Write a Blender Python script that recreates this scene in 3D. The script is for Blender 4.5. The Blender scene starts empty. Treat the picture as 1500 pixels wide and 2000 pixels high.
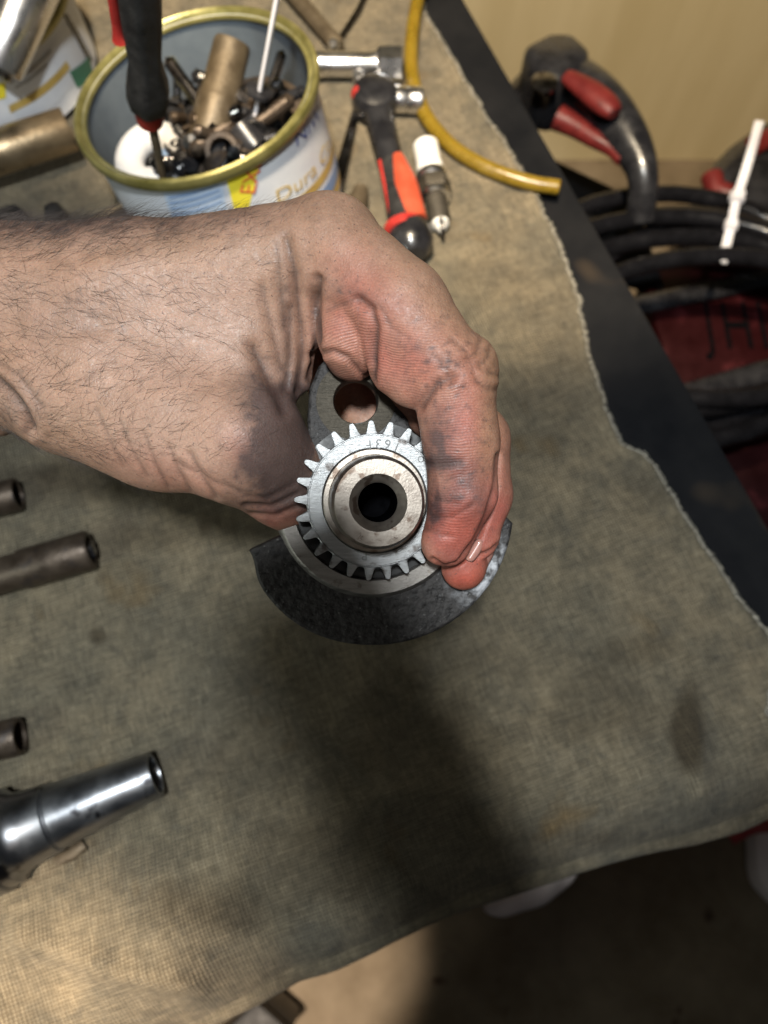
import bpy, bmesh, math, random
import numpy as np
from mathutils import Vector, Matrix
random.seed(7); rng = np.random.default_rng(7)
sc = bpy.context.scene
COL = sc.collection

# ------------------------------------------------------------------ camera
FPX, PITCH, CAMH = 1501.0, math.radians(20), 0.45
SP, CP = math.sin(PITCH), math.cos(PITCH)
cam = bpy.data.cameras.new("camera"); camo = bpy.data.objects.new("camera", cam); COL.objects.link(camo)
camo.location = (0, 0, CAMH); camo.rotation_euler = (PITCH, 0, 0)
cam.lens = FPX / 2000 * 36; cam.sensor_width = 36; cam.clip_start = 0.01; cam.clip_end = 100
cam.dof.use_dof = True; cam.dof.focus_distance = 0.231; cam.dof.aperture_fstop = cam.lens / 2.6
sc.camera = camo
RC = np.array([[1, 0, 0], [0, CP, -SP], [0, SP, CP]])          # camera axes in the world
C0 = np.array([0, 0, CAMH])
def c2w(p): return np.asarray(p) @ RC.T / 1000.0 + C0            # camera-space mm -> world m
def cd(v): return np.asarray(v, float) @ RC.T
def cp(px, py, d): return np.array([(px - 750) / FPX * d, -(py - 1000) / FPX * d, -d])
def ray(px, py): return cd([(px - 750) / FPX, -(py - 1000) / FPX, -1.0])
def at(px, py, z=0.0):                                          # photo pixel -> point on the level plane z
    r = ray(px, py); return Vector(C0 + r * ((z - CAMH) / r[2]))
def dep(p): return float((np.array(p) - C0) @ cd([0, 0, -1]))    # distance along the optical axis
def pr(n, p): return n * dep(p) / FPX                           # n photo pixels at point p, in metres

# ------------------------------------------------------------------ world and lamps
w = bpy.data.worlds.new("World"); sc.world = w; w.use_nodes = True
w.node_tree.nodes["Background"].inputs[0].default_value = (0.75, 0.85, 1, 1)
w.node_tree.nodes["Background"].inputs[1].default_value = 0.025
sc.view_settings.view_transform = 'Standard'; sc.view_settings.look = 'None'
sc.view_settings.exposure = 0; sc.view_settings.gamma = 1
def lamp(name, kind, loc, target, power, color, size, angle=None, blend=0.3):
    l = bpy.data.lights.new(name, kind); o = bpy.data.objects.new(name, l); COL.objects.link(o)
    o.location = loc; l.energy = power; l.color = color
    if kind == 'AREA': l.size = size
    else: l.shadow_soft_size = size
    if angle: l.spot_size = math.radians(angle); l.spot_blend = blend
    o.rotation_euler = (Vector(target) - Vector(loc)).to_track_quat('-Z', 'Y').to_euler()
    return o
HEAD = (0.92, 0.97, 0.98)
COOL, WARM, NEUT = (0.82, 0.91, 1.0), (1.0, 0.78, 0.5), (1.0, 0.95, 0.9)
lamp("head_lamp", 'SPOT', c2w([-35, 110, 550]), c2w([-15, 92, -450]), 38, HEAD, 0.034, 41.5, 0.25)
lamp("ceiling_bulb", 'SPOT', (-0.10, 0.15, 1.30), (0.16, 0.80, -0.10), 160.0, (1.0, .82, .58), 0.04, 41, 0.25)
lamp("warm_pool_spot", 'SPOT', (-0.19, -0.19, 1.30), (-0.19, -0.19, 0), 270.0, (1.0, .83, .66), 0.04, 13.5, 0.3)  # added warm spot, makes the pool of light at the lower left
lamp("room_bounce", 'AREA', c2w([140, -230, 520]), (0, .08, .2), 0.42, (1.0, .88, .76), 0.4)
lamp("side_lamp", 'AREA', (-0.46, -0.14, 0.33), (-0.05, -0.05, 0.02), 0.8, (.92, 1.0, .90), 0.06)

# ------------------------------------------------------------------ helpers
def link(name, me, mat=None, parent=None):
    o = bpy.data.objects.new(name, me); COL.objects.link(o)
    if mat is not None: me.materials.append(mat)
    if parent is not None: o.parent = parent
    return o
def mesh(name, V, Fc, mat=None, parent=None, smooth=True, sharp=None):
    me = bpy.data.meshes.new(name)
    me.from_pydata([tuple(map(float, v)) for v in V], [], [tuple(f) for f in Fc]); me.update()
    bm = bmesh.new(); bm.from_mesh(me); bmesh.ops.recalc_face_normals(bm, faces=bm.faces); bm.to_mesh(me); bm.free()
    if smooth:
        me.shade_smooth()
        if sharp: me.set_sharp_from_angle(angle=math.radians(sharp))
    return link(name, me, mat, parent)
def tag(o, label=None, cat=None, group=None, kind=None):
    if label: o['label'] = label
    if cat: o['category'] = cat
    if group: o['group'] = group
    if kind: o['kind'] = kind
    return o
def thing(name, label, cat, loc=(0, 0, 0), group=None):
    o = bpy.data.objects.new(name, None); COL.objects.link(o); o.location = Vector(loc); o.empty_display_size = .01
    bpy.context.view_layer.update()
    return tag(o, label, cat, group)
def keep(root):                                                 # parts are modelled in world space: keep them there
    inv = Matrix.Translation(-root.location)
    for ch in root.children: ch.matrix_parent_inverse = inv
def basis(d):
    d = Vector(d).normalized(); a = Vector((0, 0, 1)) if abs(d.z) < .9 else Vector((1, 0, 0))
    x = d.cross(a).normalized(); y = d.cross(x).normalized(); return x, y, d
def lathe_vf(prof, p0, direc, n=40, ref=None, squash=1.0, wob=None):
    x, y, d = basis(direc); p0 = Vector(p0); V, Fc = [], []
    for (r, t) in prof:
        for k in range(n):
            a = 2 * math.pi * k / n
            rr = r * (wob(a) if wob else 1)
            V.append(p0 + d * t + x * (rr * math.cos(a)) + y * (rr * squash * math.sin(a)))
    for i in range(len(prof) - 1):
        for k in range(n):
            j = (k + 1) % n; Fc.append((i * n + k, i * n + j, (i + 1) * n + j, (i + 1) * n + k))
    return V, Fc
def lathe(name, prof, p0, direc, mat, parent=None, n=40, sharp=35, cap=True, squash=1.0, wob=None):
    V, Fc = lathe_vf(prof, p0, direc, n, squash=squash, wob=wob)
    if cap:
        m = len(prof)
        if prof[0][0] > 1e-6: Fc.append(tuple(range(n)))
        if prof[-1][0] > 1e-6: Fc.append(tuple((m - 1) * n + k for k in range(n)))
    return mesh(name, V, Fc, mat, parent, sharp=sharp)
def spline(pts, n=8):
    P = [Vector(p) for p in pts]; out = []
    for i in range(len(P) - 1):
        a = P[max(i - 1, 0)]; b = P[i]; c = P[i + 1]; d = P[min(i + 2, len(P) - 1)]
        for k in range(n):
            t = k / n
            out.append(0.5 * ((2 * b) + (c - a) * t + (2 * a - 5 * b + 4 * c - d) * t * t + (3 * b - a - 3 * c + d) * t ** 3))
    out.append(P[-1]); return out
def sweep_vf(path, rad, n=14, flat=1.0, closed=False, cap=True, up=None, off=0):
    P = [Vector(p) for p in path]; m = len(P); V, Fc = [], []
    R = rad if callable(rad) else (lambda t: rad)
    px = None
    for i in range(m):
        a = P[i - 1] if (i > 0 or closed) else P[i]; b = P[(i + 1) % m] if (i < m - 1 or closed) else P[i]
        d = (b - a).normalized()
        if up is not None: y = Vector(up); x = d.cross(y).normalized(); y = x.cross(d).normalized()
        elif px is None: x, y, _ = basis(d)
        else:
            x = (px - d * px.dot(d)).normalized(); y = d.cross(x)
        px = x; r = R(i / max(m - 1, 1))
        for k in range(n):
            an = 2 * math.pi * k / n
            V.append(P[i] + x * (r * math.cos(an)) + y * (r * flat * math.sin(an)))
    for i in range(m if closed else m - 1):
        i2 = (i + 1) % m
        for k in range(n):
            j = (k + 1) % n; Fc.append((off + i * n + k, off + i * n + j, off + i2 * n + j, off + i2 * n + k))
    if cap and not closed:
        Fc.append(tuple(off + k for k in range(n))); Fc.append(tuple(off + (m - 1) * n + k for k in range(n)))
    return V, Fc
def sweep(name, path, rad, mat, parent=None, **k):
    V, Fc = sweep_vf(path, rad, **k); return mesh(name, V, Fc, mat, parent, sharp=50)
def prism(name, pts, thick, mat, parent=None, bev=0.001, up=(0, 0, 1), seg=2):
    """closed outline of world points extruded down by thick, edges bevelled"""
    bm = bmesh.new(); u = Vector(up)
    top = [bm.verts.new(Vector(p)) for p in pts]; f = bm.faces.new(top)
    r = bmesh.ops.extrude_face_region(bm, geom=[f])
    bmesh.ops.translate(bm, vec=-u * thick, verts=[v for v in r['geom'] if isinstance(v, bmesh.types.BMVert)])
    bmesh.ops.recalc_face_normals(bm, faces=bm.faces)
    if bev: bmesh.ops.bevel(bm, geom=list(bm.edges), offset=bev, segments=seg, profile=.5, affect='EDGES')
    me = bpy.data.meshes.new(name); bm.to_mesh(me); bm.free(); me.shade_smooth(); me.set_sharp_from_angle(angle=math.radians(40))
    return link(name, me, mat, parent)
def copy_tree(o, parent=None):
    c = o.copy(); COL.objects.link(c)
    if parent is not None: c.parent = parent
    for ch in o.children: copy_tree(ch, c)
    return c

# ------------------------------------------------------------------ procedural materials
def M(name, c1, c2=None, rough=.5, metal=0., scale=60., bump=0., bscale=None, coat=0., rvar=.12, detail=6, stretch=None,
      sss=0., trans=0., spots=None, aniso=0., lo=.35, hi=.65):
    m = bpy.data.materials.new(name); m.use_nodes = True; nt = m.node_tree; N, L = nt.nodes, nt.links
    b = N["Principled BSDF"]; tc = N.new("ShaderNodeTexCoord"); mp = N.new("ShaderNodeMapping")
    L.new(tc.outputs["Object"], mp.inputs[0])
    if stretch: mp.inputs["Scale"].default_value = stretch
    nz = N.new("ShaderNodeTexNoise"); nz.inputs["Scale"].default_value = scale; nz.inputs["Detail"].default_value = detail
    nz.inputs["Roughness"].default_value = .62; L.new(mp.outputs[0], nz.inputs["Vector"])
    rp = N.new("ShaderNodeValToRGB"); L.new(nz.outputs[0], rp.inputs[0])
    rp.color_ramp.elements[0].position = lo; rp.color_ramp.elements[1].position = hi
    rp.color_ramp.elements[0].color = (*c1, 1); rp.color_ramp.elements[1].color = (*(c2 or c1), 1)
    out = rp.outputs[0]
    if spots:                                                  # (colour, scale, threshold) grime flecks
        n2 = N.new("ShaderNodeTexNoise"); n2.inputs["Scale"].default_value = spots[1]; n2.inputs["Detail"].default_value = 3
        L.new(tc.outputs["Object"], n2.inputs["Vector"])
        r2 = N.new("ShaderNodeValToRGB"); L.new(n2.outputs[0], r2.inputs[0])
        r2.color_ramp.elements[0].position = spots[2]; r2.color_ramp.elements[1].position = spots[2] + .08
        mx = N.new("ShaderNodeMix"); mx.data_type = 'RGBA'; L.new(r2.outputs[0], mx.inputs[0])
        L.new(out, mx.inputs[6]); mx.inputs[7].default_value = (*spots[0], 1); out = mx.outputs[2]
    L.new(out, b.inputs["Base Color"])
    mr = N.new("ShaderNodeMapRange"); L.new(nz.outputs[0], mr.inputs[0])
    mr.inputs[1].default_value = .3; mr.inputs[2].default_value = .7
    mr.inputs[3].default_value = max(rough - rvar, .03); mr.inputs[4].default_value = min(rough + rvar, 1)
    L.new(mr.outputs[0], b.inputs["Roughness"]); b.inputs["Metallic"].default_value = metal
    b.inputs["Coat Weight"].default_value = coat; b.inputs["Anisotropic"].default_value = aniso
    if sss: b.inputs["Subsurface Weight"].default_value = sss; b.inputs["Subsurface Radius"].default_value = (.004, .002, .001); b.inputs["Subsurface Scale"].default_value = 1
    if trans: b.inputs["Transmission Weight"].default_value = trans
    if bump:
        n3 = N.new("ShaderNodeTexNoise"); n3.inputs["Scale"].default_value = bscale or scale * 6; n3.inputs["Detail"].default_value = 4
        L.new(mp.outputs[0], n3.inputs["Vector"])
        bp = N.new("ShaderNodeBump"); bp.inputs["Strength"].default_value = min(bump, 1); bp.inputs["Distance"].default_value = .0006 * max(bump, 1)
        L.new(n3.outputs[0], bp.inputs["Height"]); L.new(bp.outputs[0], b.inputs["Normal"])
    return m
m_gear = M("ground_steel", (.23, .235, .24), (.33, .333, .335), .44, .85, 90, .25, 500, stretch=(1, 9, 1), rvar=.08, spots=((.11, .10, .095), 170, .60))
m_nose = M("turned_steel", (.155, .13, .11), (.26, .23, .20), .36, .75, 160, .06, 1500, spots=((.10, .072, .055), 210, .56))
m_cast = M("cast_iron", (.013, .012, .012), (.052, .048, .047), .58, .2, 420, 1.1, 520, spots=((.12, .115, .11), 900, .66))
def worn_patch(m, centre, rad, col):                              # bare metal rubbed through the casting skin
    nt = m.node_tree; N, L = nt.nodes, nt.links; b = N["Principled BSDF"]; old = b.inputs["Base Color"].links[0].from_socket
    tc = N.new("ShaderNodeTexCoord"); vm = N.new("ShaderNodeVectorMath"); vm.operation = 'DISTANCE'; L.new(tc.outputs["Object"], vm.inputs[0]); vm.inputs[1].default_value = centre
    nz = N.new("ShaderNodeTexNoise"); nz.inputs["Scale"].default_value = 260; nz.inputs["Detail"].default_value = 6; L.new(tc.outputs["Object"], nz.inputs["Vector"])
    mr = N.new("ShaderNodeMapRange"); L.new(vm.outputs["Value"], mr.inputs[0]); mr.inputs[1].default_value = rad; mr.inputs[2].default_value = 0; mr.inputs[3].default_value = 0; mr.inputs[4].default_value = 1
    m1 = N.new("ShaderNodeMath"); m1.operation = 'MULTIPLY'; L.new(mr.outputs[0], m1.inputs[0])
    m2 = N.new("ShaderNodeMapRange"); L.new(nz.outputs[0], m2.inputs[0]); m2.inputs[1].default_value = .42; m2.inputs[2].default_value = .58; L.new(m2.outputs[0], m1.inputs[1])
    mx = N.new("ShaderNodeMix"); mx.data_type = 'RGBA'; L.new(m1.outputs[0], mx.inputs[0]); L.new(old, mx.inputs[6]); mx.inputs[7].default_value = (*col, 1); L.new(mx.outputs[2], b.inputs["Base Color"])
worn_patch(m_cast, (.037, -.024, -.0115), .015, (.50, .51, .54))
m_satin = M("satin_steel", (.22, .23, .25), (.33, .34, .36), .36, 1, 50, 0, rvar=.08, spots=((.05, .05, .055), 70, .63))
m_mach = M("machined_steel", (.20, .185, .17), (.29, .27, .25), .46, .85, 160, .3, 900, stretch=(1, 5, 1), spots=((.14, .12, .10), 320, .62))
m_brass = M("worn_boss", (.055, .048, .037), (.11, .095, .073), .55, .6, 200, .4, 700, stretch=(1, 12, 1))
m_bore = M("hole_shade", (.004, .004, .005), (.010, .010, .010), .5, .0, 200)  # near-black paints shade into holes and the gap behind the gear
m_void = M("bore_shade", (.002, .002, .0025), (.005, .005, .006), .85, 0, 200)  # near-black paints unlit depth into the short bore
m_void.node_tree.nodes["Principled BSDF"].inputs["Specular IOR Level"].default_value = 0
m_mark = M("stamp_shadow", (.10, .10, .10), (.18, .18, .18), .6, .6, 300)
m_chrome = M("chrome", (.74, .75, .77), (.86, .86, .87), .28, 1, 40, rvar=.05)
m_socket = M("dark_socket", (.052, .038, .028), (.095, .072, .054), .46, .6, 90, .4, spots=((.05, .04, .035), 120, .58))
m_tool = M("oiled_steel", (.17, .165, .17), (.30, .29, .29), .24, 1, 60, .15, spots=((.07, .06, .055), 90, .6))
m_brown = M("bronze_pipe", (.33, .245, .15), (.47, .36, .23), .36, .85, 50, .3)
m_tubebr = M("brown_tube", (.085, .065, .042), (.14, .11, .072), .5, .4, 90, .4)
m_blk = M("black_rubber", (.014, .014, .015), (.035, .034, .034), .5, 0, 120, .4)
m_blkgl = M("black_plastic", (.010, .010, .012), (.025, .025, .028), .28, 0, 60, .1, coat=.2)
m_red = M("red_plastic", (.30, .02, .018), (.42, .035, .028), .4, 0, 70, .2, spots=((.12, .02, .02), 90, .66))
m_orange = M("orange_grip", (.40, .06, .028), (.50, .085, .04), .45, 0, 70, .3, spots=((.2, .03, .02), 60, .62))
m_white = M("white_plastic", (.55, .56, .58), (.64, .64, .65), .4, 0, 50, .15, spots=((.45, .43, .40), 70, .66))
m_cer = M("white_ceramic", (.78, .77, .74), (.86, .85, .82), .22, 0, 50, coat=.5)
m_hose = M("yellow_hose", (.21, .135, .012), (.29, .19, .018), .3, 0, 50, .1, trans=.25, sss=.2)
m_rim = M("olive_rim", (.17, .155, .045), (.33, .30, .12), .36, .55, 45, .2)
m_canin = M("can_inside", (.11, .135, .165), (.15, .18, .21), .42, .0, 30, .1)
m_label = M("can_label", (.62, .65, .72), (.74, .76, .80), .42, 0, 30, .05, spots=((.45, .43, .42), 35, .66))
m_lblue = M("label_blue", (.20, .32, .56), (.27, .40, .64), .42, 0, 60)
m_lpale = M("label_pale_blue", (.46, .57, .74), (.55, .64, .78), .42, 0, 60)
m_yel = M("label_yellow", (.80, .66, .03), (.86, .74, .06), .42, 0, 40)
m_lred = M("label_red", (.66, .10, .04), (.72, .15, .06), .42, 0, 40)
m_navy = M("label_navy", (.03, .06, .24), (.05, .09, .30), .42, 0, 40)
m_gold = M("label_gold", (.44, .30, .08), (.58, .42, .14), .42, 0, 40)
m_grey = M("label_grey", (.30, .31, .33), (.4, .4, .4), .45, 0, 40)
m_green = M("label_green", (.02, .14, .09), (.05, .2, .13), .42, 0, 40)
m_tie = M("nylon_tie", (.66, .66, .72), (.78, .78, .82), .35, 0, 40, .1)
m_cable = M("black_cable", (.005, .005, .006), (.009, .009, .011), .2, 0, 60, .2)
m_shadedred = M("shaded_red_plastic", (.095, .012, .012), (.15, .018, .016), .45, 0, 60, .2, spots=((.06, .012, .012), 80, .64))  # red darkened in the colour for the dim light beside the bench
m_redbox = M("red_crate", (.013, .0015, .002), (.022, .002, .003), .5, 0, 30, .3, spots=((.05, .008, .01), 30, .6))
m_bench = M("dark_bench", (.006, .0065, .008), (.014, .014, .015), .8, 0, 14, .5, 90, stretch=(1, 1, 1), spots=((.045, .034, .024), 9, .64))
m_floor = M("concrete", (.15, .115, .075), (.25, .20, .14), .8, 0, 9, .5, 160, spots=((.07, .045, .03), 26, .66))
m_wall = M("cream_paint", (.66, .56, .34), (.80, .70, .47), .6, 0, 3.2, .15, 60, stretch=(3, 3, .35), spots=((.32, .25, .14), 10, .72), lo=.3, hi=.7)
m_thread = M("frayed_thread", (.46, .42, .33), (.62, .58, .48), .9)
m_hair = M("dark_hair", (.025, .017, .014), (.09, .07, .062), .35)
m_nail = M("fingernail", (.36, .165, .13), (.44, .22, .18), .32, 0, 90, .1, coat=.2, sss=.1)
m_paper = M("pale_paper", (.70, .60, .56), (.78, .70, .66), .8, 0, 30, .3)

for m_, sp in ((m_bench, .08), (m_floor, .15), (m_redbox, .15), (m_cable, .22), (m_blk, .3), (m_cast, .3), (m_shadedred, .3)):
    m_.node_tree.nodes["Principled BSDF"].inputs["Specular IOR Level"].default_value = sp

def cloth_mat():
    m = bpy.data.materials.new("canvas_cloth"); m.use_nodes = True; nt = m.node_tree; N, L = nt.nodes, nt.links
    b = N["Principled BSDF"]; b.inputs["Roughness"].default_value = .92; b.inputs["Specular IOR Level"].default_value = .2
    b.inputs["Sheen Weight"].default_value = .04
    tc = N.new("ShaderNodeTexCoord"); rot = N.new("ShaderNodeMapping"); rot.inputs["Rotation"].default_value = (0, 0, math.radians(-20))
    L.new(tc.outputs["Object"], rot.inputs[0])
    def noise(s, d=5, r=.6):
        n = N.new("ShaderNodeTexNoise"); n.inputs["Scale"].default_value = s; n.inputs["Detail"].default_value = d
        n.inputs["Roughness"].default_value = r; L.new(tc.outputs["Object"], n.inputs["Vector"]); return n.outputs[0]
    def ramp(i, a, bb):
        r = N.new("ShaderNodeMapRange"); L.new(i, r.inputs[0]); r.inputs[1].default_value = a; r.inputs[2].default_value = bb; return r.outputs[0]
    def mix(f, a, c):
        x = N.new("ShaderNodeMix"); x.data_type = 'RGBA'
        L.new(f, x.inputs[0])
        if isinstance(a, tuple): x.inputs[6].default_value = (*a, 1)
        else: L.new(a, x.inputs[6])
        if isinstance(c, tuple): x.inputs[7].default_value = (*c, 1)
        else: L.new(c, x.inputs[7])
        return x.outputs[2]
    col = mix(ramp(noise(9, 6), .35, .65), (.36, .30, .20), (.215, .195, .145))
    col = mix(ramp(noise(30, 8, .75), .42, .74), col, (.11, .105, .085))
    col = mix(ramp(noise(85, 6, .8), .56, .82), col, (.10, .10, .09))
    col = mix(ramp(noise(15, 3), .62, .75), col, (.26, .19, .10))
    sa = N.new('ShaderNodeAttribute'); sa.attribute_name = 'stain_shade'
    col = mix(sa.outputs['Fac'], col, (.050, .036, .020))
    # woven threads: two crossed bands, slightly wandering
    def band(dirn, sc_):
        wv = N.new("ShaderNodeTexWave"); wv.bands_direction = dirn; wv.inputs["Scale"].default_value = sc_
        wv.inputs["Distortion"].default_value = 1.2; wv.inputs["Detail"].default_value = 2; wv.inputs["Detail Scale"].default_value = 1.5
        L.new(rot.outputs[0], wv.inputs["Vector"]); return wv.outputs[1]
    mul = N.new("ShaderNodeMath"); mul.operation = 'MULTIPLY'; L.new(band('X', 170), mul.inputs[0]); L.new(band('Y', 170), mul.inputs[1])
    ad = N.new("ShaderNodeMath"); ad.operation = 'ADD'; L.new(mul.outputs[0], ad.inputs[0]); L.new(noise(600, 2), ad.inputs[1])
    wf = ramp(mul.outputs[0], .05, .5)
    inv = N.new("ShaderNodeMath"); inv.operation = 'MULTIPLY_ADD'; L.new(wf, inv.inputs[0]); inv.inputs[1].default_value = -.8; inv.inputs[2].default_value = .8
    dk = N.new("ShaderNodeMix"); dk.data_type = 'RGBA'; dk.blend_type = 'MULTIPLY'; L.new(inv.outputs[0], dk.inputs[0]); L.new(col, dk.inputs[6]); dk.inputs[7].default_value = (.25, .22, .2, 1)
    def streak(sx, sy):
        mp = N.new("ShaderNodeMapping"); mp.inputs["Scale"].default_value = (sx, sy, 60); L.new(rot.outputs[0], mp.inputs[0])
        n = N.new("ShaderNodeTexNoise"); n.inputs["Scale"].default_value = 1; n.inputs["Detail"].default_value = 3; n.inputs["Roughness"].default_value = .7; L.new(mp.outputs[0], n.inputs["Vector"])
        r = N.new("ShaderNodeMapRange"); L.new(n.outputs[0], r.inputs[0]); r.inputs[1].default_value = .3; r.inputs[2].default_value = .7; r.inputs[3].default_value = .74; r.inputs[4].default_value = 1.27; return r.outputs[0]
    sm = N.new("ShaderNodeMath"); sm.operation = 'MULTIPLY'; L.new(streak(90, 620), sm.inputs[0]); L.new(streak(620, 90), sm.inputs[1])
    vs = N.new("ShaderNodeVectorMath"); vs.operation = 'SCALE'; L.new(dk.outputs[2], vs.inputs[0]); L.new(sm.outputs[0], vs.inputs["Scale"])
    L.new(vs.outputs[0], b.inputs["Base Color"])
    bp = N.new("ShaderNodeBump"); bp.inputs["Strength"].default_value = .9; bp.inputs["Distance"].default_value = .0009
    L.new(ad.outputs[0], bp.inputs["Height"]); L.new(bp.outputs[0], b.inputs["Normal"])
    return m
m_cloth = cloth_mat()

# value noise for geometry
_tab = rng.random(4096).astype(np.float32)
def vnoise(P, s, seed=0):
    Q = np.asarray(P, np.float64) * s + 100.0; I = np.floor(Q).astype(np.int64); f = Q - I; f = f * f * (3 - 2 * f); r = 0
    for dx in (0, 1):
        for dy in (0, 1):
            for dz in (0, 1):
                h = ((I[:, 0] + dx) * 73856093 ^ (I[:, 1] + dy) * 19349663 ^ (I[:, 2] + dz) * 83492791 ^ seed * 2654435) & 4095
                r = r + _tab[h] * np.where(dx, f[:, 0], 1 - f[:, 0]) * np.where(dy, f[:, 1], 1 - f[:, 1]) * np.where(dz, f[:, 2], 1 - f[:, 2])
    return r * 2 - 1
def fbm(P, s, o=3, seed=0): return sum(vnoise(P, s * 2 ** i, seed + i) / 2 ** i for i in range(o))

# ================================================================== THE SETTING
FLOORZ = -0.75
o = mesh("floor", [(-4, -4, FLOORZ), (4, -4, FLOORZ), (4, 4, FLOORZ), (-4, 4, FLOORZ)], [(0, 1, 2, 3)], m_floor); tag(o, kind='structure')
wy = at(1300, 312, FLOORZ).y
o = mesh("wall", [(-3, wy, FLOORZ), (3, wy, FLOORZ), (3, wy, 1.4), (-3, wy, 1.4), (-3, wy + .1, FLOORZ), (3, wy + .1, FLOORZ), (3, wy + .1, 1.4), (-3, wy + .1, 1.4)],
         [(0, 1, 2, 3), (4, 7, 6, 5), (3, 2, 6, 7), (0, 3, 7, 4), (1, 5, 6, 2)], m_wall, smooth=False)
tag(o, "cream painted wall with faint stains behind the bench", "wall")

# workbench: two dark boards and legs
e0, e1 = at(915, 0), at(1500, 1010); ed = (e1 - e0).normalized(); fd = (at(1500, 1575) - at(430, 1945)).normalized()
fp = at(1000, 1600)
def isect(p, d, q, e):
    t = ((q.x - p.x) * e.y - (q.y - p.y) * e.x) / (d.x * e.y - d.y * e.x); return p + d * t
corner = isect(e0, ed, fp, fd); back = e0 - ed * .32
bench = thing("workbench", "dark workbench board showing along the right edge of the cloth", "workbench", corner)
def board(a, b, nm):
    prism(nm, [a + Vector((0, 0, -.004)), b + Vector((0, 0, -.004)), b - fd * .10 + Vector((0, 0, -.004)), a - fd * .10 + Vector((0, 0, -.004))], .035, m_bench, bench, .004)
for i in range(9):
    s = -fd * (.1015 * i); board(corner + s, back + s, "board")
for c in (corner - fd * .06 - ed * .05, back - fd * .06 + ed * .1):
    prism("leg", [c + Vector((a, b_, -.042)) for a, b_ in ((-.03, -.03), (.03, -.03), (.03, .03), (-.03, .03))], .70, m_bench, bench, .003)
prism("rail", [corner + Vector((0, 0, -.042)) - fd * .02, back + Vector((0, 0, -.042)) - fd * .02, back + Vector((0, 0, -.042)) - fd * .045, corner + Vector((0, 0, -.042)) - fd * .045], .09, m_bench, bench, .002)
keep(bench)

# cloth: a sheet whose outline is laid on the bench, rolling over the front edge
Rp = [(770, -120), (812, -30), (836, 50), (884, 132), (930, 210), (972, 268), (1008, 330), (1042, 385), (1074, 450), (1100, 520), (1128, 600), (1142, 680), (1166, 750),
      (1190, 830), (1214, 872), (1262, 893), (1300, 960), (1370, 1070), (1430, 1160), (1492, 1235), (1530, 1300), (1500, 1350), (1496, 1390), (1530, 1440), (1560, 1500), (1580, 1560)]
Bp = [(-420, 2380), (-100, 2250), (150, 2120), (380, 2020), (470, 1968), (560, 1915), (640, 1893), (720, 1862), (800, 1826), (880, 1785), (960, 1752), (1060, 1718), (1150, 1692), (1260, 1665), (1400, 1632), (1500, 1598), (1580, 1560)]
def resample(P, n):
    P = np.array(P, float); L = np.r_[0, np.cumsum(np.hypot(*np.diff(P, axis=0).T))]; t = np.linspace(0, L[-1], n)
    return np.c_[np.interp(t, L, P[:, 0]), np.interp(t, L, P[:, 1])]
NU, NV, NH = 260, 300, 26
R_, B_ = resample(Rp, NV), resample(Bp, NU)
L_ = np.c_[np.linspace(-560, -420, NV), np.linspace(-160, 2380, NV)]
T_ = np.c_[np.linspace(-560, 770, NU), np.linspace(-160, -120, NU)]
u = np.linspace(0, 1, NU)[None, :, None]; v = np.linspace(0, 1, NV)[:, None, None]
Q = (1 - u) * L_[:, None] + u * R_[:, None] + (1 - v) * T_[None] + v * B_[None] \
    - ((1 - u) * (1 - v) * L_[0] + u * (1 - v) * R_[0] + (1 - u) * v * L_[-1] + u * v * R_[-1])
# frayed selvedge along the right
fr = vnoise(np.c_[np.arange(NV) * .33, np.zeros(NV), np.zeros(NV)], 1.0, 5) * 3.5 + vnoise(np.c_[np.arange(NV) * .9, np.zeros(NV), np.zeros(NV)], 1.0, 8) * 2
Q[:, :, 0] += fr[:, None] * np.clip((np.linspace(0, 1, NU) - .985) / .015, 0, 1)[None, :]
q = Q.reshape(-1, 2)
dirs = np.c_[(q[:, 0] - 750) / FPX, -(q[:, 1] - 1000) / FPX, -np.ones(len(q))] @ RC.T
W3 = C0 + dirs * (-CAMH / dirs[:, 2])[:, None]
P0 = np.c_[W3[:, :2], np.zeros(len(W3))]
z = .0022 + .0016 * fbm(P0, 14, 2) + .0006 * vnoise(P0, 60, 3)
vv = np.repeat(np.linspace(0, 1, NV), NU); uu = np.tile(np.linspace(0, 1, NU), NV)
def fold(px, py, dx, dy, ln, wd, h):                                  # a soft ridge or trough in the sheet
    t = np.clip(((q[:, 0] - px) * dx + (q[:, 1] - py) * dy) / ln, 0, 1)
    d2 = (q[:, 0] - px - dx * t * ln) ** 2 + (q[:, 1] - py - dy * t * ln) ** 2
    return h * np.exp(-d2 / wd ** 2)
z = np.maximum(z, .0008)
lump = np.clip((q[:, 1] - 1560) / 240, 0, 1) * np.clip((760 - q[:, 0]) / 260, 0, 1)
z += lump * (.010 * fbm(P0 * [1, 1, 1], 18, 2, 9) + .004)
z += fold(1326, 1420, .15, .99, 120, 16, -.0016) + fold(1350, 1420, .15, .99, 130, 22, .004) + fold(1120, 1330, .6, .8, 260, 40, .003) + fold(300, 1700, .9, -.2, 180, 40, .004) + fold(60, 1830, .95, .3, 330, 30, .006) + fold(840, 60, .5, .85, 200, 10, .003)
edge = np.clip((vv - .915) / .085, 0, 1)
z -= .034 * edge ** 2.2 
z += .003 * np.exp(-((uu - .995) / .004) ** 2)
V = np.c_[P0[:, :2], z]; Gd = V.reshape(NV, NU, 3)
last, nrm = Gd[-1], np.array([fd.y, -fd.x, 0.0])
rows = [Gd.reshape(-1, 3)]
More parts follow.
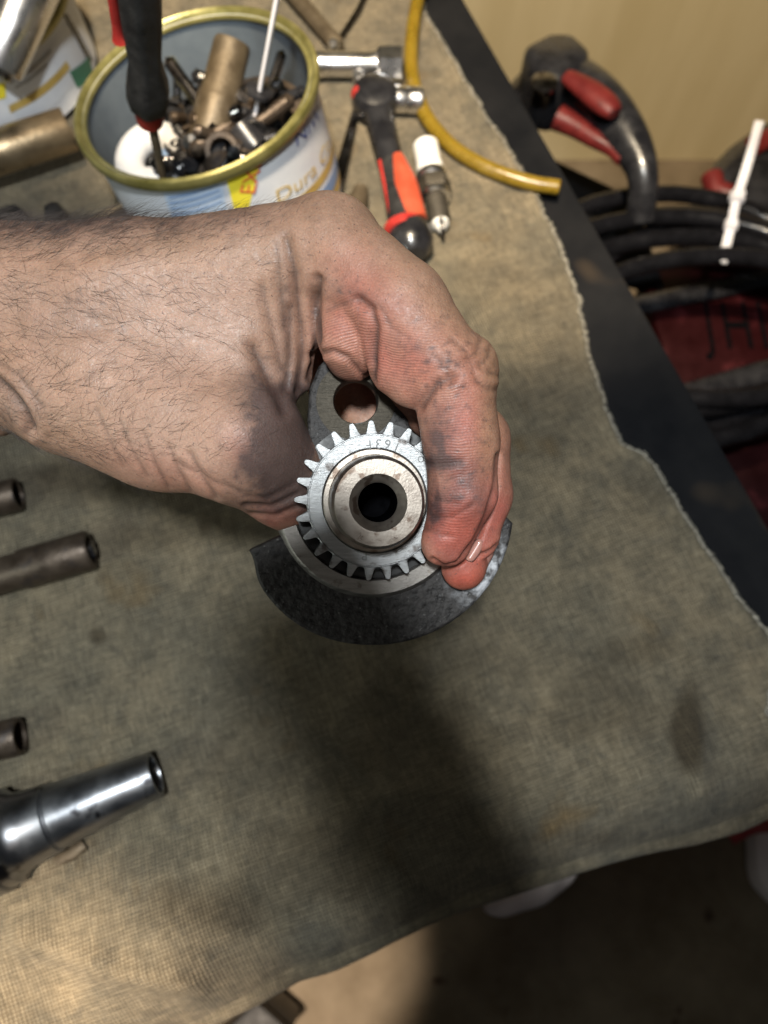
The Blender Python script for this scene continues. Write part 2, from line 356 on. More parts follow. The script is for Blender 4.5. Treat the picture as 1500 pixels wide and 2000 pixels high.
for k in range(1, NH + 1):
    s = k / NH; a = min(s * 3.2, 1) * math.pi / 2 * .97
    rr = last + nrm * (.010 * math.sin(a) - .006 * s)
    wob = .006 * s * np.sin(np.linspace(0, 26, NU) + 1.3)
    rr = rr + nrm * wob[:, None]; rr[:, 2] = last[:, 2] - .010 * (1 - math.cos(a)) - .085 * max(s - .2, 0)
    rows.append(rr)
V = np.vstack(rows); nr = NV + NH
idx = np.arange(nr * NU).reshape(nr, NU)
Fc = np.stack([idx[:-1, :-1], idx[1:, :-1], idx[1:, 1:], idx[:-1, 1:]], -1).reshape(-1, 4)
me = bpy.data.meshes.new("work_cloth"); me.from_pydata(V.tolist(), [], Fc.tolist()); me.update(); me.shade_smooth()
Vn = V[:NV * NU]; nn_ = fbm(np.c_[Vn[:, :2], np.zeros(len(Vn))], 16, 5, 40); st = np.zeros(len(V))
for px, py, rx, ry, k_ in ((860, 1620, 170, 240, .6), (640, 1720, 160, 100, .5), (420, 1760, 130, 60, .5), (90, 930, 170, 70, .7), (330, 1060, 120, 40, .4), (700, 1400, 150, 110, .3), (190, 1245, 16, 14, .7), (400, 1040, 14, 22, .6), (320, 1110, 16, 10, .6), (1340, 1440, 22, 70, .75), (1230, 1270, 60, 24, .4), (1180, 1640, 160, 30, .45), (1000, 760, 120, 200, .25), (960, 520, 110, 90, .35), (1250, 1010, 60, 60, .2), (500, 1500, 70, 90, .3), (950, 1280, 120, 80, .3), (1130, 1400, 110, 60, .3)):  # oil stains, plus shade painted below the crank and the arm
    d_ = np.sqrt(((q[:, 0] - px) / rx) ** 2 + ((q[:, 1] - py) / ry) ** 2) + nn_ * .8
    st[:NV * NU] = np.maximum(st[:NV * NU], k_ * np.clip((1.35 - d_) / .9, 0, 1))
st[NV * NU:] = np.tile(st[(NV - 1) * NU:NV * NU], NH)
sat = me.attributes.new("stain_shade", 'FLOAT', 'POINT'); sat.data.foreach_set("value", st.astype(np.float32))
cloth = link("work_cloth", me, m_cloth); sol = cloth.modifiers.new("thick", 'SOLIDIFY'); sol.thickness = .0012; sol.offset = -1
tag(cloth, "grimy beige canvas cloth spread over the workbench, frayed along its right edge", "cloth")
# frayed threads on the selvedge
TV, TF = [], []
for i in range(0, NV - 1):
    for j in range(7):
        p = Vector(Gd[i, -1]).lerp(Vector(Gd[i + 1, -1]), random.random()) * .999 + Vector((random.uniform(-.001, .001), random.uniform(-.001, .001), .0008))
        a = random.uniform(-.6, .9); d = Vector((math.cos(a), math.sin(a), random.uniform(-.1, .35))).normalized(); ln = random.uniform(.0006, .0022)
        v_, f_ = sweep_vf([p - d * .001, p + d * ln * .5 + Vector((0, 0, random.uniform(-.0004, .0006))), p + d * ln], (.00011), n=3, off=len(TV)); TV += v_; TF += f_
fray = mesh("frayed_threads", TV, TF, m_thread, cloth); tag(fray, kind='stuff')

# ================================================================== CRANKSHAFT
GO = cp(732, 978, 240); AZ = np.array([1.28, -.9, 22.0]); AZ /= np.linalg.norm(AZ)
AX = np.cross([0, 1, 0], AZ); AX /= np.linalg.norm(AX); AY = np.cross(AZ, AX)
LB = np.stack([AX, AY, AZ], 1)
def g2w(p): return c2w(GO + np.asarray(p, float) @ LB.T)             # crank-local mm -> world
Mg = Matrix([[*(RC @ LB)[i], 0] for i in range(3)] + [[0, 0, 0, 1]]); Mg.translation = Vector(c2w(GO))
def loc_on(px, py, zl):                                           # photo pixel -> crank-local point on plane z=zl
    r = np.array([(px - 750) / FPX, -(py - 1000) / FPX, -1.0]); o_ = GO + AZ * zl
    t = (o_ @ AZ) / (r @ AZ); return (r * t - GO) @ LB
crank = thing("crankshaft", "steel engine crankshaft with toothed timing gear and dark cast counterweight gripped in the fist", "engine part", (0, 0, 0))
crank.matrix_world = Mg
MM = .001
def cpart(name, V, Fc, mat, parent=crank, sharp=35):
    o = mesh(name, [(a * MM, b * MM, c * MM) for a, b, c in V], Fc, mat, parent, sharp=sharp); return o
def clathe(name, prof, mat, n=96, cx=0, cy=0, parent=crank, sharp=35, a0=0, a1=360):
    full = a1 - a0 >= 360; V = []; Fc = []; m = n if full else n + 1
    for r, z_ in prof:
        for k in range(m):
            a = math.radians(a0 + (a1 - a0) * k / n); V.append((cx + r * math.cos(a), cy + r * math.sin(a), z_))
    for i in range(len(prof) - 1):
        for k in range(n):
            j = (k + 1) % m; Fc.append((i * m + k, i * m + j, (i + 1) * m + j, (i + 1) * m + k))
    if not full:
        Fc.append(tuple(i * m for i in range(len(prof)))); Fc.append(tuple(i * m + n for i in range(len(prof))))
    return cpart(name, V, Fc, mat, parent, sharp)
clathe("shaft_nose", [(16.2, -6), (16.2, .55), (16.0, .75), (15.9, .78), (14.5, .8), (14.3, 1.4), (13.9, 8), (13.5, 19.0), (13.3, 20.0), (12.6, 21.9), (12.4, 22.0), (12.3, 22.0), (8.4, 22.0), (8.3, 22.0), (5.75, 18.6), (5.7, 18.2)], m_nose, sharp=14)
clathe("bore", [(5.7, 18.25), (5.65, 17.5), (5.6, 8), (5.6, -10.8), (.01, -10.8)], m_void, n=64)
# gear: 25 teeth
nT, rR, rT = 25, 21.2, 25.15; ang0 = math.radians(-90 - 4.4); prof = []
for t in range(nT):
    c = ang0 + 2 * math.pi * t / nT; p = 2 * math.pi / nT
    for f, r in ((-.5, rR), (-.36, rR + .08), (-.27, rR + .55), (-.215, rR + 1.5), (-.165, rR + 2.6), (-.115, rT - .35), (-.06, rT - .03), (0, rT), (.06, rT - .03), (.115, rT - .35), (.165, rR + 2.6), (.215, rR + 1.5), (.27, rR + .55), (.36, rR + .08)):
        prof.append((c + f * p, r))
n = len(prof); V = []; Fc = []
rings = [(16.25, -7, 0), (16.25, -.05, 0), (16.6, .3, 0), (20.35, .3, 0), (20.5, .02, 0), (20.75, .02, 0), (20.9, .16, 0), (None, .05, -.22), (None, -.2, 0), (None, -6.8, 0), (None, -7, -.2), (16.25, -7, 0)]
for r, z_, ins in rings:
    for a, pr_ in prof:
        rr = r if r else pr_ + ins; V.append((rr * math.cos(a), rr * math.sin(a), z_))
for i in range(len(rings) - 1):
    for k in range(n):
        j = (k + 1) % n; Fc.append((i * n + k, i * n + j, (i + 1) * n + j, (i + 1) * n + k))
gear = cpart("timing_gear", V, Fc, m_gear, sharp=30)
# stamped characters on the gear face (upside down, as in the photo)
def glyph(ch, size):
    cu = bpy.data.curves.new("glyph", 'FONT'); cu.body = ch; cu.size = size; cu.align_x = 'CENTER'; cu.align_y = 'CENTER'; cu.extrude = .0; cu.resolution_u = 4
    ob = bpy.data.objects.new("glyph", cu); COL.objects.link(ob); bpy.context.view_layer.update()
    me = bpy.data.meshes.new_from_object(ob.evaluated_get(bpy.context.evaluated_depsgraph_get())); bpy.data.objects.remove(ob)
    V = np.array([v.co[:] for v in me.vertices]); F_ = [tuple(p.vertices) for p in me.polygons]; bpy.data.meshes.remove(me); return V, F_
def thin(ch, size, wfrac=.13):                                    # outline-only glyph: stroke of the engraved edge
    return glyph(ch, size)
for ch, (px, py), sz in (("1", (775, 873), 4.2), ("6", (757, 867), 4.2), ("3", (739, 866), 4.2), ("F", (720, 868), 4.2), ("P", (712, 1086), 3.6)):
    l = loc_on(px, py, .3); V, F_ = glyph(ch, sz)
    a = math.atan2(l[1], l[0]); rot = a + math.pi / 2 if py < 900 else math.pi
    c_, s_ = math.cos(rot), math.sin(rot)
    V2 = [(l[0] + x * c_ - y * s_, l[1] + x * s_ + y * c_, .335) for x, y, _ in V]
    cpart("stamped_character", V2, F_, m_mark, gear)
l = loc_on(822, 897, .3); clathe("punch_mark", [(1.0, .33), (1.0, .42), (.7, .45), (.7, .33)], m_mark, n=20, cx=l[0], cy=l[1], parent=gear)
l = loc_on(700, 1050, .3); 
cpart("key_slot", [(l[0] - .25 + dx, l[1] - 2.2 + dy, .36) for dx, dy in ((0, 0), (.5, 0), (.5, 5), (0, 5))], [(0, 1, 2, 3)], m_chrome, gear)
# counterweight web (with the oil hole) from a 2-D outline
ZW = -11.5
cx0, cy0, _ = loc_on(737, 990, ZW); a_l, a_r = loc_on(494, 1072, ZW), loc_on(1003, 1022, ZW)
th0 = math.atan2(a_l[1] - cy0, a_l[0] - cx0); th1 = math.atan2(a_r[1] - cy0, a_r[0] - cx0)
if th0 > 0: th0 -= 2 * math.pi
if th1 > 0: th1 -= 2 * math.pi
out = []
for k in range(61):
    t = k / 60; th = th0 + (th1 - th0) * t
    r = 46.0 - 2.2 * math.exp(-((t - .02) / .05) ** 2) + .9 * math.exp(-((t - .25) / .15) ** 2) - .6 * t
    out.append((cx0 + r * math.cos(th), cy0 + r * math.sin(th)))
for px, py in ((985, 1005), (900, 965), (840, 900), (800, 830), (785, 765), (768, 715), (735, 683), (695, 672), (655, 683), (622, 715), (604, 760), (600, 820), (604, 880), (596, 960), (585, 1024), (560, 1040)):
    out.append(tuple(loc_on(px, py, ZW)[:2]))
hx, hy, _ = loc_on(695, 783, ZW); rh = 43 * 251 / FPX
cu = bpy.data.curves.new("web", 'CURVE'); cu.dimensions = '2D'; cu.fill_mode = 'BOTH'
def addpoly(pts):
    s = cu.splines.new('POLY'); s.points.add(len(pts) - 1); s.use_cyclic_u = True
    for p, (x, y) in zip(s.points, pts): p.co = (x, y, 0, 1)
addpoly(out); addpoly([(hx + rh * math.cos(a), hy + rh * math.sin(a)) for a in np.linspace(0, 2 * math.pi, 49)[:-1]])
cu.extrude = 5.0; cu.bevel_depth = 1.1; cu.bevel_resolution = 2; cu.offset = -1.1
ob = bpy.data.objects.new("web", cu); COL.objects.link(ob); bpy.context.view_layer.update()
me = bpy.data.meshes.new_from_object(ob.evaluated_get(bpy.context.evaluated_depsgraph_get())); bpy.data.objects.remove(ob)
V = [(v.co.x, v.co.y, v.co.z + ZW - 6.1) for v in me.vertices]; Fc = [tuple(p.vertices) for p in me.polygons]
cpart("counterweight", V, Fc, m_cast, sharp=45)
clathe("machined_face", [(25.9, ZW - 1), (25.9, ZW + 2.2), (26.3, ZW + 2.6), (30.6, ZW + 2.6), (31.3, ZW + 2.1), (32.6, ZW - 1)], m_mach, n=72, a0=198, a1=344)
clathe("hub_shade_ring", [(16, ZW + .2), (25.5, ZW + .2)], m_bore, n=72)  # black ring on the web, paints the gap behind the gear dark
clathe("crankpin_boss", [(rh + .1, ZW - 3), (rh + .1, ZW + .0), (rh + .3, ZW + .25), (rh + 5.4, ZW + .25), (rh + 5.7, ZW + .1), (rh + 5.8, ZW - 1)], m_brass, n=64, cx=hx, cy=hy)
clathe("rear_shaft", [(.01, -70), (9, -70), (10, -69), (10, -40), (14, -39), (14, -23.8), (6.3, -23.8)], m_mach, n=48)

# ================================================================== HAND AND FOREARM
def S(px, py, d, r): return cp(px, py, d), r * d / FPX
h = .8
xs = np.arange(-146, 47, h, dtype=np.float32); ys = np.arange(-32, 106, h, dtype=np.float32); zs = np.arange(-308, -206, h, dtype=np.float32)
GX, GY, GZ = np.meshgrid(xs, ys, zs, indexing='ij')
def cone(A, B):
    (a, ra), (b, rb) = A, B; ba = (b - a).astype(np.float32); a = a.astype(np.float32)
    x, y, z_ = GX - a[0], GY - a[1], GZ - a[2]
    t = np.clip((x * ba[0] + y * ba[1] + z_ * ba[2]) / np.float32(ba @ ba), 0, 1)
    x -= t * ba[0]; y -= t * ba[1]; z_ -= t * ba[2]
    return np.sqrt(x * x + y * y + z_ * z_) - (np.float32(ra) + np.float32(rb - ra) * t)
def ell(px, py, d, rx, ry, rz, rot=0):
    c = cp(px, py, d); k = d / FPX; x, y, z_ = GX - np.float32(c[0]), GY - np.float32(c[1]), GZ - np.float32(c[2])
    a = math.radians(rot); ca, sa = np.float32(math.cos(a)), np.float32(math.sin(a)); x, y = x * ca - y * sa, x * sa + y * ca
    q_ = np.sqrt((x / (rx * k)) ** 2 + (y / (ry * k)) ** 2 + (z_ / (rz * k)) ** 2); return (q_ - 1) * np.float32(min(rx, ry, rz) * k)
def smin(a, b, k):
    hh = np.clip(np.float32(.5) + (b - a) * np.float32(.5 / k), 0, 1); return b + (a - b) * hh - np.float32(k) * hh * (1 - hh)
D = cone(S(-160, 590, 256, 152), S(250, 572, 251, 130))
D = smin(D, cone(S(-160, 655, 262, 168), S(150, 660, 260, 168)), 8)
D = smin(D, cone(S(-160, 700, 262, 128), S(60, 715, 260, 118)), 6)
D = smin(D, cone(S(250, 574, 251, 126), S(642, 486, 241, 95)), 8)                 # back of the hand, index side
D = smin(D, cone(S(250, 585, 276, 125), S(610, 520, 270, 100)), 8)                # the hand's depth behind it
D = smin(D, cone(S(230, 650, 257, 140), S(500, 640, 252, 105)), 10)
D = smin(D, cone(S(260, 710, 257, 135), S(450, 715, 254, 112)), 10)               # first interosseous muscle
D = smin(D, cone(S(150, 748, 254, 146), S(462, 856, 246, 126)), 9)                # thumb metacarpal, thenar
D = smin(D, ell(310, 830, 255, 150, 128, 110, 18), 6)
D = smin(D, cone(S(470, 862, 246, 118), S(560, 938, 260, 92)), 5)                 # thumb
T = cone(S(548, 930, 259, 92), S(640, 1020, 284, 66)); D = smin(D, T, 4)
D = smin(D, cone(S(555, 500, 246, 80), S(572, 735, 252, 38)), 5)                  # web folds
D = smin(D, cone(S(505, 560, 248, 70), S(548, 748, 254, 34)), 4)
D = smin(D, ell(645, 480, 239, 97, 96, 92), 5)
D = smin(D, cone(S(600, 520, 241, 60), S(604, 660, 246, 26)), 2.5)
IX = cone(S(648, 487, 238, 94), S(782, 602, 231, 92))                              # index
IX = smin(IX, cone(S(782, 602, 231, 92), S(886, 748, 227, 82)), 3)
IX = smin(IX, cone(S(886, 752, 227, 82), S(900, 860, 226, 73)), 2)
IX = smin(IX, cone(S(900, 860, 226, 73), S(903, 962, 228, 66)), 2)
IX = smin(IX, cone(S(903, 962, 228, 66), S(874, 1062, 233, 46)), 2)
IX = smin(IX, ell(862, 1050, 231, 38, 50, 40, 20), 2)
IX = smin(IX, ell(925, 715, 228, 48, 58, 52, 0), 3)
PB = smin(cone(S(768, 668, 232, 60), S(808, 738, 230, 60)), ell(765, 720, 234, 45, 52, 50, -20), 3)
IX = smin(IX, PB, 1.6)
PA = smin(ell(676, 648, 239, 60, 84, 70, -8), ell(688, 702, 243, 50, 44, 52), 1.2)
IX = smin(IX, PA, 1.3)
D = smin(D, IX, 1.6)
MF = cone(S(690, 590, 268, 80), S(808, 742, 258, 74))                              # middle finger
MF = smin(MF, cone(S(808, 742, 258, 74), S(925, 862, 254, 70)), 3)
MF = smin(MF, cone(S(925, 862, 254, 70), S(938, 968, 249, 62)), 2)
MF = smin(MF, cone(S(938, 968, 249, 62), S(938, 1040, 245, 41)), 2)
MF = smin(MF, ell(936, 1062, 243, 34, 30, 28), 2)
D = smin(D, MF, .7)
RF = cone(S(640, 680, 298, 78), S(735, 846, 302, 70))                              # ring finger
RF = smin(RF, cone(S(735, 846, 302, 70), S(880, 960, 283, 66)), 3)
RF = smin(RF, cone(S(880, 960, 283, 66), S(925, 1042, 262, 50)), 3)
RF = smin(RF, cone(S(925, 1046, 260, 48), S(906, 1108, 247, 44)), 2)
D = smin(D, RF, .7)
D = smin(D, ell(0, 792, 262, 46, 62, 60, 15), 1.2)
D = smin(D, cone(S(-90, 745, 266, 95), S(-10, 790, 264, 45)), 2)

def surface_nets(S_, org, hh):
    s = S_ < 0; nx, ny, nz = S_.shape
    cnt = np.zeros((nx - 1, ny - 1, nz - 1), np.int8)
    for i in (0, 1):
        for j in (0, 1):
            for k in (0, 1): cnt += s[i:nx - 1 + i, j:ny - 1 + j, k:nz - 1 + k]
    act = (cnt > 0) & (cnt < 8); ii = np.argwhere(act); ident = -np.ones(act.shape, np.int64); ident[act] = np.arange(len(ii))
    acc = np.zeros((len(ii), 3)); num = np.zeros(len(ii))
    cs = [(i, j, k) for i in (0, 1) for j in (0, 1) for k in (0, 1)]
    for a in cs:
        for b in cs:
            if sum(abs(p - q_) for p, q_ in zip(a, b)) != 1 or a > b: continue
            va = S_[ii[:, 0] + a[0], ii[:, 1] + a[1], ii[:, 2] + a[2]]; vb = S_[ii[:, 0] + b[0], ii[:, 1] + b[1], ii[:, 2] + b[2]]
            m = (va < 0) != (vb < 0); t = np.where(m, va / np.where(m, va - vb, 1), 0)
            acc += np.where(m[:, None], np.array(a) + t[:, None] * (np.array(b) - np.array(a)), 0); num += m
    V = (ii + acc / num[:, None]) * hh + org
    Fs = []
    for ax in range(3):
        sl0 = [slice(1, -1)] * 3; sl1 = [slice(1, -1)] * 3; sl0[ax] = slice(0, -1); sl1[ax] = slice(1, None)
        a, b = s[tuple(sl0)], s[tuple(sl1)]; e = np.argwhere(a != b); flip = a[a != b]
        off = np.array([1, 1, 1]); off[ax] = 0; e = e + off
        u_, v_ = [(1, 2), (2, 0), (0, 1)][ax]
        def idx_(du, dv):
            q_ = e.copy(); q_[:, u_] -= du; q_[:, v_] -= dv; return ident[q_[:, 0], q_[:, 1], q_[:, 2]]
        quad = np.stack([idx_(1, 1), idx_(0, 1), idx_(0, 0), idx_(1, 0)], 1)
        quad[~flip] = quad[~flip][:, ::-1]; Fs.append(quad)
    return V, np.vstack(Fs)
HV, HF = surface_nets(D, np.array([xs[0], ys[0], zs[0]]), h)
del GX, GY, GZ, D, IX, MF, RF, PA, PB, T
def smooth_mesh(V, F_, it, lam=.5):
    e = np.vstack([F_[:, [0, 1]], F_[:, [1, 2]], F_[:, [2, 3]], F_[:, [3, 0]]])
    for _ in range(it):
        acc = np.zeros_like(V); num = np.zeros(len(V))
        for a, b in ((0, 1), (1, 0)):
            np.add.at(acc, e[:, a], V[e[:, b]]); np.add.at(num, e[:, a], 1)
        V = V + lam * (acc / num[:, None] - V)
    return V
HV = smooth_mesh(HV, HF, 3)
def vnormals(V, F_):
    fn = np.cross(V[F_[:, 2]] - V[F_[:, 0]], V[F_[:, 3]] - V[F_[:, 1]]); N_ = np.zeros_like(V)
    for k in range(4): np.add.at(N_, F_[:, k], fn)
    return N_ / (np.linalg.norm(N_, axis=1, keepdims=True) + 1e-9)
HN = vnormals(HV, HF)
PX = 750 - HV[:, 0] / HV[:, 2] * FPX; PY = 1000 + HV[:, 1] / HV[:, 2] * FPX
view = -HV / np.linalg.norm(HV, axis=1, keepdims=True); facing = (HN * view).sum(1)
front = np.clip((facing + .05) / .3, 0, 1) * np.clip((HV[:, 2] + 272) / 8, 0, 1)
def pdist(poly):
    best = np.full(len(PX), 1e9)
    for (x0, y0), (x1, y1) in zip(poly[:-1], poly[1:]):
        dx, dy = x1 - x0, y1 - y0; t = np.clip(((PX - x0) * dx + (PY - y0) * dy) / (dx * dx + dy * dy), 0, 1)
        best = np.minimum(best, np.hypot(PX - x0 - t * dx, PY - y0 - t * dy))
    return best
CREASES = [
    ([(-20, 730), (20, 768), (44, 800), (62, 840)], 10, 2.2), ([(-10, 700), (40, 735), (80, 790)], 8, .6),
    ([(560, 470), (576, 540), (587, 630), (592, 700), (582, 765)], 10, 1.7), ([(620, 545), (616, 600), (619, 660), (616, 705), (606, 740)], 9, 1.8),
    ([(495, 680), (520, 728), (543, 768), (556, 800)], 13, 1.5), ([(566, 600), (566, 690), (556, 762)], 7, .9), ([(540, 480), (548, 560), (556, 640)], 9, .6),
    ([(512, 560), (530, 640), (548, 720)], 9, .5), ([(700, 585), (724, 605), (733, 640), (729, 690), (727, 745)], 8, 1.5),
    ([(612, 692), (650, 686), (682, 700), (716, 738)], 6, 1.2), ([(885, 735), (850, 752), (820, 796)], 8, 1.4), ([(640, 605), (690, 585), (730, 600)], 10, .5),
    ([(940, 660), (930, 688), (908, 700)], 5, .8), ([(972, 762), (948, 757), (928, 738)], 5, .9), ([(958, 680), (950, 700), (935, 715)], 5, .6), ([(975, 735), (955, 728)], 5, .5),
    ([(830, 906), (870, 908), (900, 900)], 6, .5), ([(828, 1032), (860, 1044), (884, 1048)], 4, .6), ([(870, 940), (905, 925)], 6, .25), ([(900, 1094), (928, 1058), (952, 1004), (968, 950), (972, 890)], 5, 1.4), ([(845, 1092), (868, 1108), (896, 1098)], 4, 1.2), ([(990, 1052), (958, 1078), (930, 1088)], 4, 1.2), ([(842, 1010), (880, 1012), (925, 985)], 4, .5), ([(850, 975), (900, 985)], 4, .3), ([(880, 660), (915, 690), (925, 730)], 4, .4),
    ([(330, 870), (346, 916), (372, 962)], 6, .6), ([(372, 885), (392, 930), (420, 972)], 7, .8), ([(285, 850), (302, 905), (328, 952)], 6, .45), ([(235, 820), (258, 880), (288, 930)], 6, .35), ([(190, 800), (215, 860), (240, 910)], 6, .3),
    ([(480, 985), (530, 990), (580, 965)], 5, .7), ([(490, 1004), (540, 1008), (590, 985)], 5, .7), ([(480, 968), (525, 972), (575, 945)], 5, .4), ([(350, 905), (420, 940), (470, 960)], 8, .35),
    ([(0, 640), (120, 648), (200, 640)], 16, .5), ([(60, 560), (160, 600), (240, 640)], 24, .25), ([(0, 480), (140, 500), (260, 470)], 22, .5),
    ([(745, 600), (765, 640), (800, 660)], 7, .35), ([(845, 690), (870, 720), (880, 745)], 6, .5), ([(905, 560), (880, 600)], 8, .2),
]
for k in range(16):                                                # fine parallel skin lines over wrist, web and knuckles
    x = 500 + k * 7; CREASES.append(([(x, 430 + rng.uniform(-20, 20)), (x + 8, 520), (x + 10, 610 + rng.uniform(-30, 30))], 3, .18))
for k in range(12):
    y = 660 + k * 11; CREASES.append(([(4, y), (50, y + 14 + rng.uniform(-4, 4)), (110, y + 10 + k * 3)], 4, .16))
disp = np.zeros(len(HV))
for poly, wd, dp in CREASES:
    dd = pdist(poly); disp -= dp * (np.exp(-(dd / wd) ** 2) - .25 * np.exp(-((dd - 2.2 * wd) / (1.3 * wd)) ** 2))
for px, py, r, a in ((470, 850, 52, 1.0), (400, 600, 80, .8), (640, 430, 45, .8), (955, 735, 24, .5), (350, 690, 60, .4), (130, 560, 60, .6), (250, 480, 60, .5), (845, 690, 26, .4), (950, 700, 14, .5), (965, 745, 12, .4)):
    disp += a * np.exp(-((PX - px) ** 2 + (PY - py) ** 2) / r ** 2)
disp *= front
disp += .24 * fbm(HV, .09, 2, 11) + .05 * fbm(HV, .35, 2, 15)
HV = HV + HN * disp[:, None]
HV = smooth_mesh(HV, HF, 2, .45); HN = vnormals(HV, HF)
# skin pigment: flush, tan, grease, plus shade painted into folds and along the arm's top
def blob(px, py, rx, ry, rot=0):
    a = math.radians(rot); x, y = PX - px, PY - py; X = (x * math.cos(a) + y * math.sin(a)) / rx; Y = (-x * math.sin(a) + y * math.cos(a)) / ry
    return np.exp(-(X * X + Y * Y))
nz = fbm(HV, .12, 4, 21); nz2 = fbm(HV, .5, 3, 31)
def lerp(c, tgt, f): f = np.clip(f, 0, 1)[:, None]; return c * (1 - f) + np.array(tgt) * f
colr = np.tile(np.array([.43, .252, .175]), (len(HV), 1))
colr = lerp(colr, (.36, .205, .13), .45 + .4 * nz)
colr = lerp(colr, (.46, .29, .22), .6 * blob(390, 640, 170, 150) + .5 * blob(300, 870, 150, 60, 18))
colr = lerp(colr, (.34, .20, .12), .45 * blob(360, 480, 160, 40) + .4 * blob(640, 420, 90, 50))
red = .75 * blob(770, 700, 110, 90, 45) + .8 * blob(905, 860, 85, 170) + .9 * blob(880, 1050, 80, 90) + .5 * blob(670, 660, 70, 110) + .4 * blob(470, 865, 40, 45) + .9 * blob(540, 1015, 70, 32) + .35 * blob(330, 930, 130, 45, 15) + .9 * blob(950, 1010, 60, 90) + .45 * blob(720, 560, 110, 60, 45)
colr = lerp(colr, (.41, .125, .092), red * (.85 + .25 * nz))
colr = lerp(colr, (.36, .20, .115), .6 * blob(958, 830, 26, 150, 8) + .45 * blob(880, 600, 40, 130, -42) + .4 * blob(960, 720, 25, 50))
colr = lerp(colr, (.40, .095, .065), .7 * blob(900, 1030, 60, 60))
colr = lerp(colr, (.40, .085, .055), 1.0 * blob(905, 1130, 55, 34) * (PY > 1085))
dirt_shade = 1.25 * blob(574, 870, 62, 120, -8) + .6 * blob(530, 900, 60, 75) + .5 * blob(520, 800, 60, 60) + .65 * blob(512, 775, 34, 60, -25) + .7 * blob(580, 790, 30, 60) + .45 * blob(500, 930, 70, 50) + .95 * blob(856, 906, 50, 13) + .62 * blob(888, 950, 66, 36, -25) + .7 * blob(848, 1000, 22, 36) + .5 * blob(850, 850, 22, 60) + .45 * blob(930, 985, 40, 30, -50) + .5 * blob(730, 690, 10, 60) + .5 * blob(616, 640, 10, 80) + .4 * blob(850, 755, 40, 12, -40) + .35 * blob(870, 860, 40, 60) \
    + .25 * blob(700, 575, 70, 16, 20) + .3 * blob(840, 690, 60, 16, 25) + .75 * blob(140, 428, 340, 46, -1) + .25 * blob(110, 620, 130, 60) + .35 * blob(30, 800, 70, 60) + .4 * blob(560, 620, 16, 130) + .35 * blob(884, 1098, 20, 22) + .4 * blob(500, 990, 90, 20)
dirt_shade = dirt_shade * (.9 + .28 * nz + .22 * nz2) + .28 * np.clip(nz2 - .35, 0, 1)  # grease, plus shade painted across the index and the forearm's upper edge
gv = fbm(HV * np.array([.6, 1.8, 1]), .9, 3, 77); GR = (blob(860, 700, 90, 80) + blob(900, 850, 70, 160) + .8 * blob(690, 575, 80, 40) + .6 * blob(560, 850, 60, 120)) * np.clip((gv + .5 * nz2 - .30) * 2, 0, 1); dirt_shade = dirt_shade + .38 * GR
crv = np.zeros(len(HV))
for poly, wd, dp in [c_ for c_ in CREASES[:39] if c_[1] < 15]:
    crv = np.maximum(crv, np.exp(-(pdist(poly) / (wd * .55)) ** 2) * min(.3 + dp * .3, .85))  # grease in folds, plus shade painted into creases and between fingers
colr = lerp(colr, (.068, .048, .048), np.clip(dirt_shade, 0, .86) * np.clip(front + .4, 0, 1))
colr = lerp(colr, (.05, .028, .024), crv * .85 * np.clip(front + .25, 0, 1))
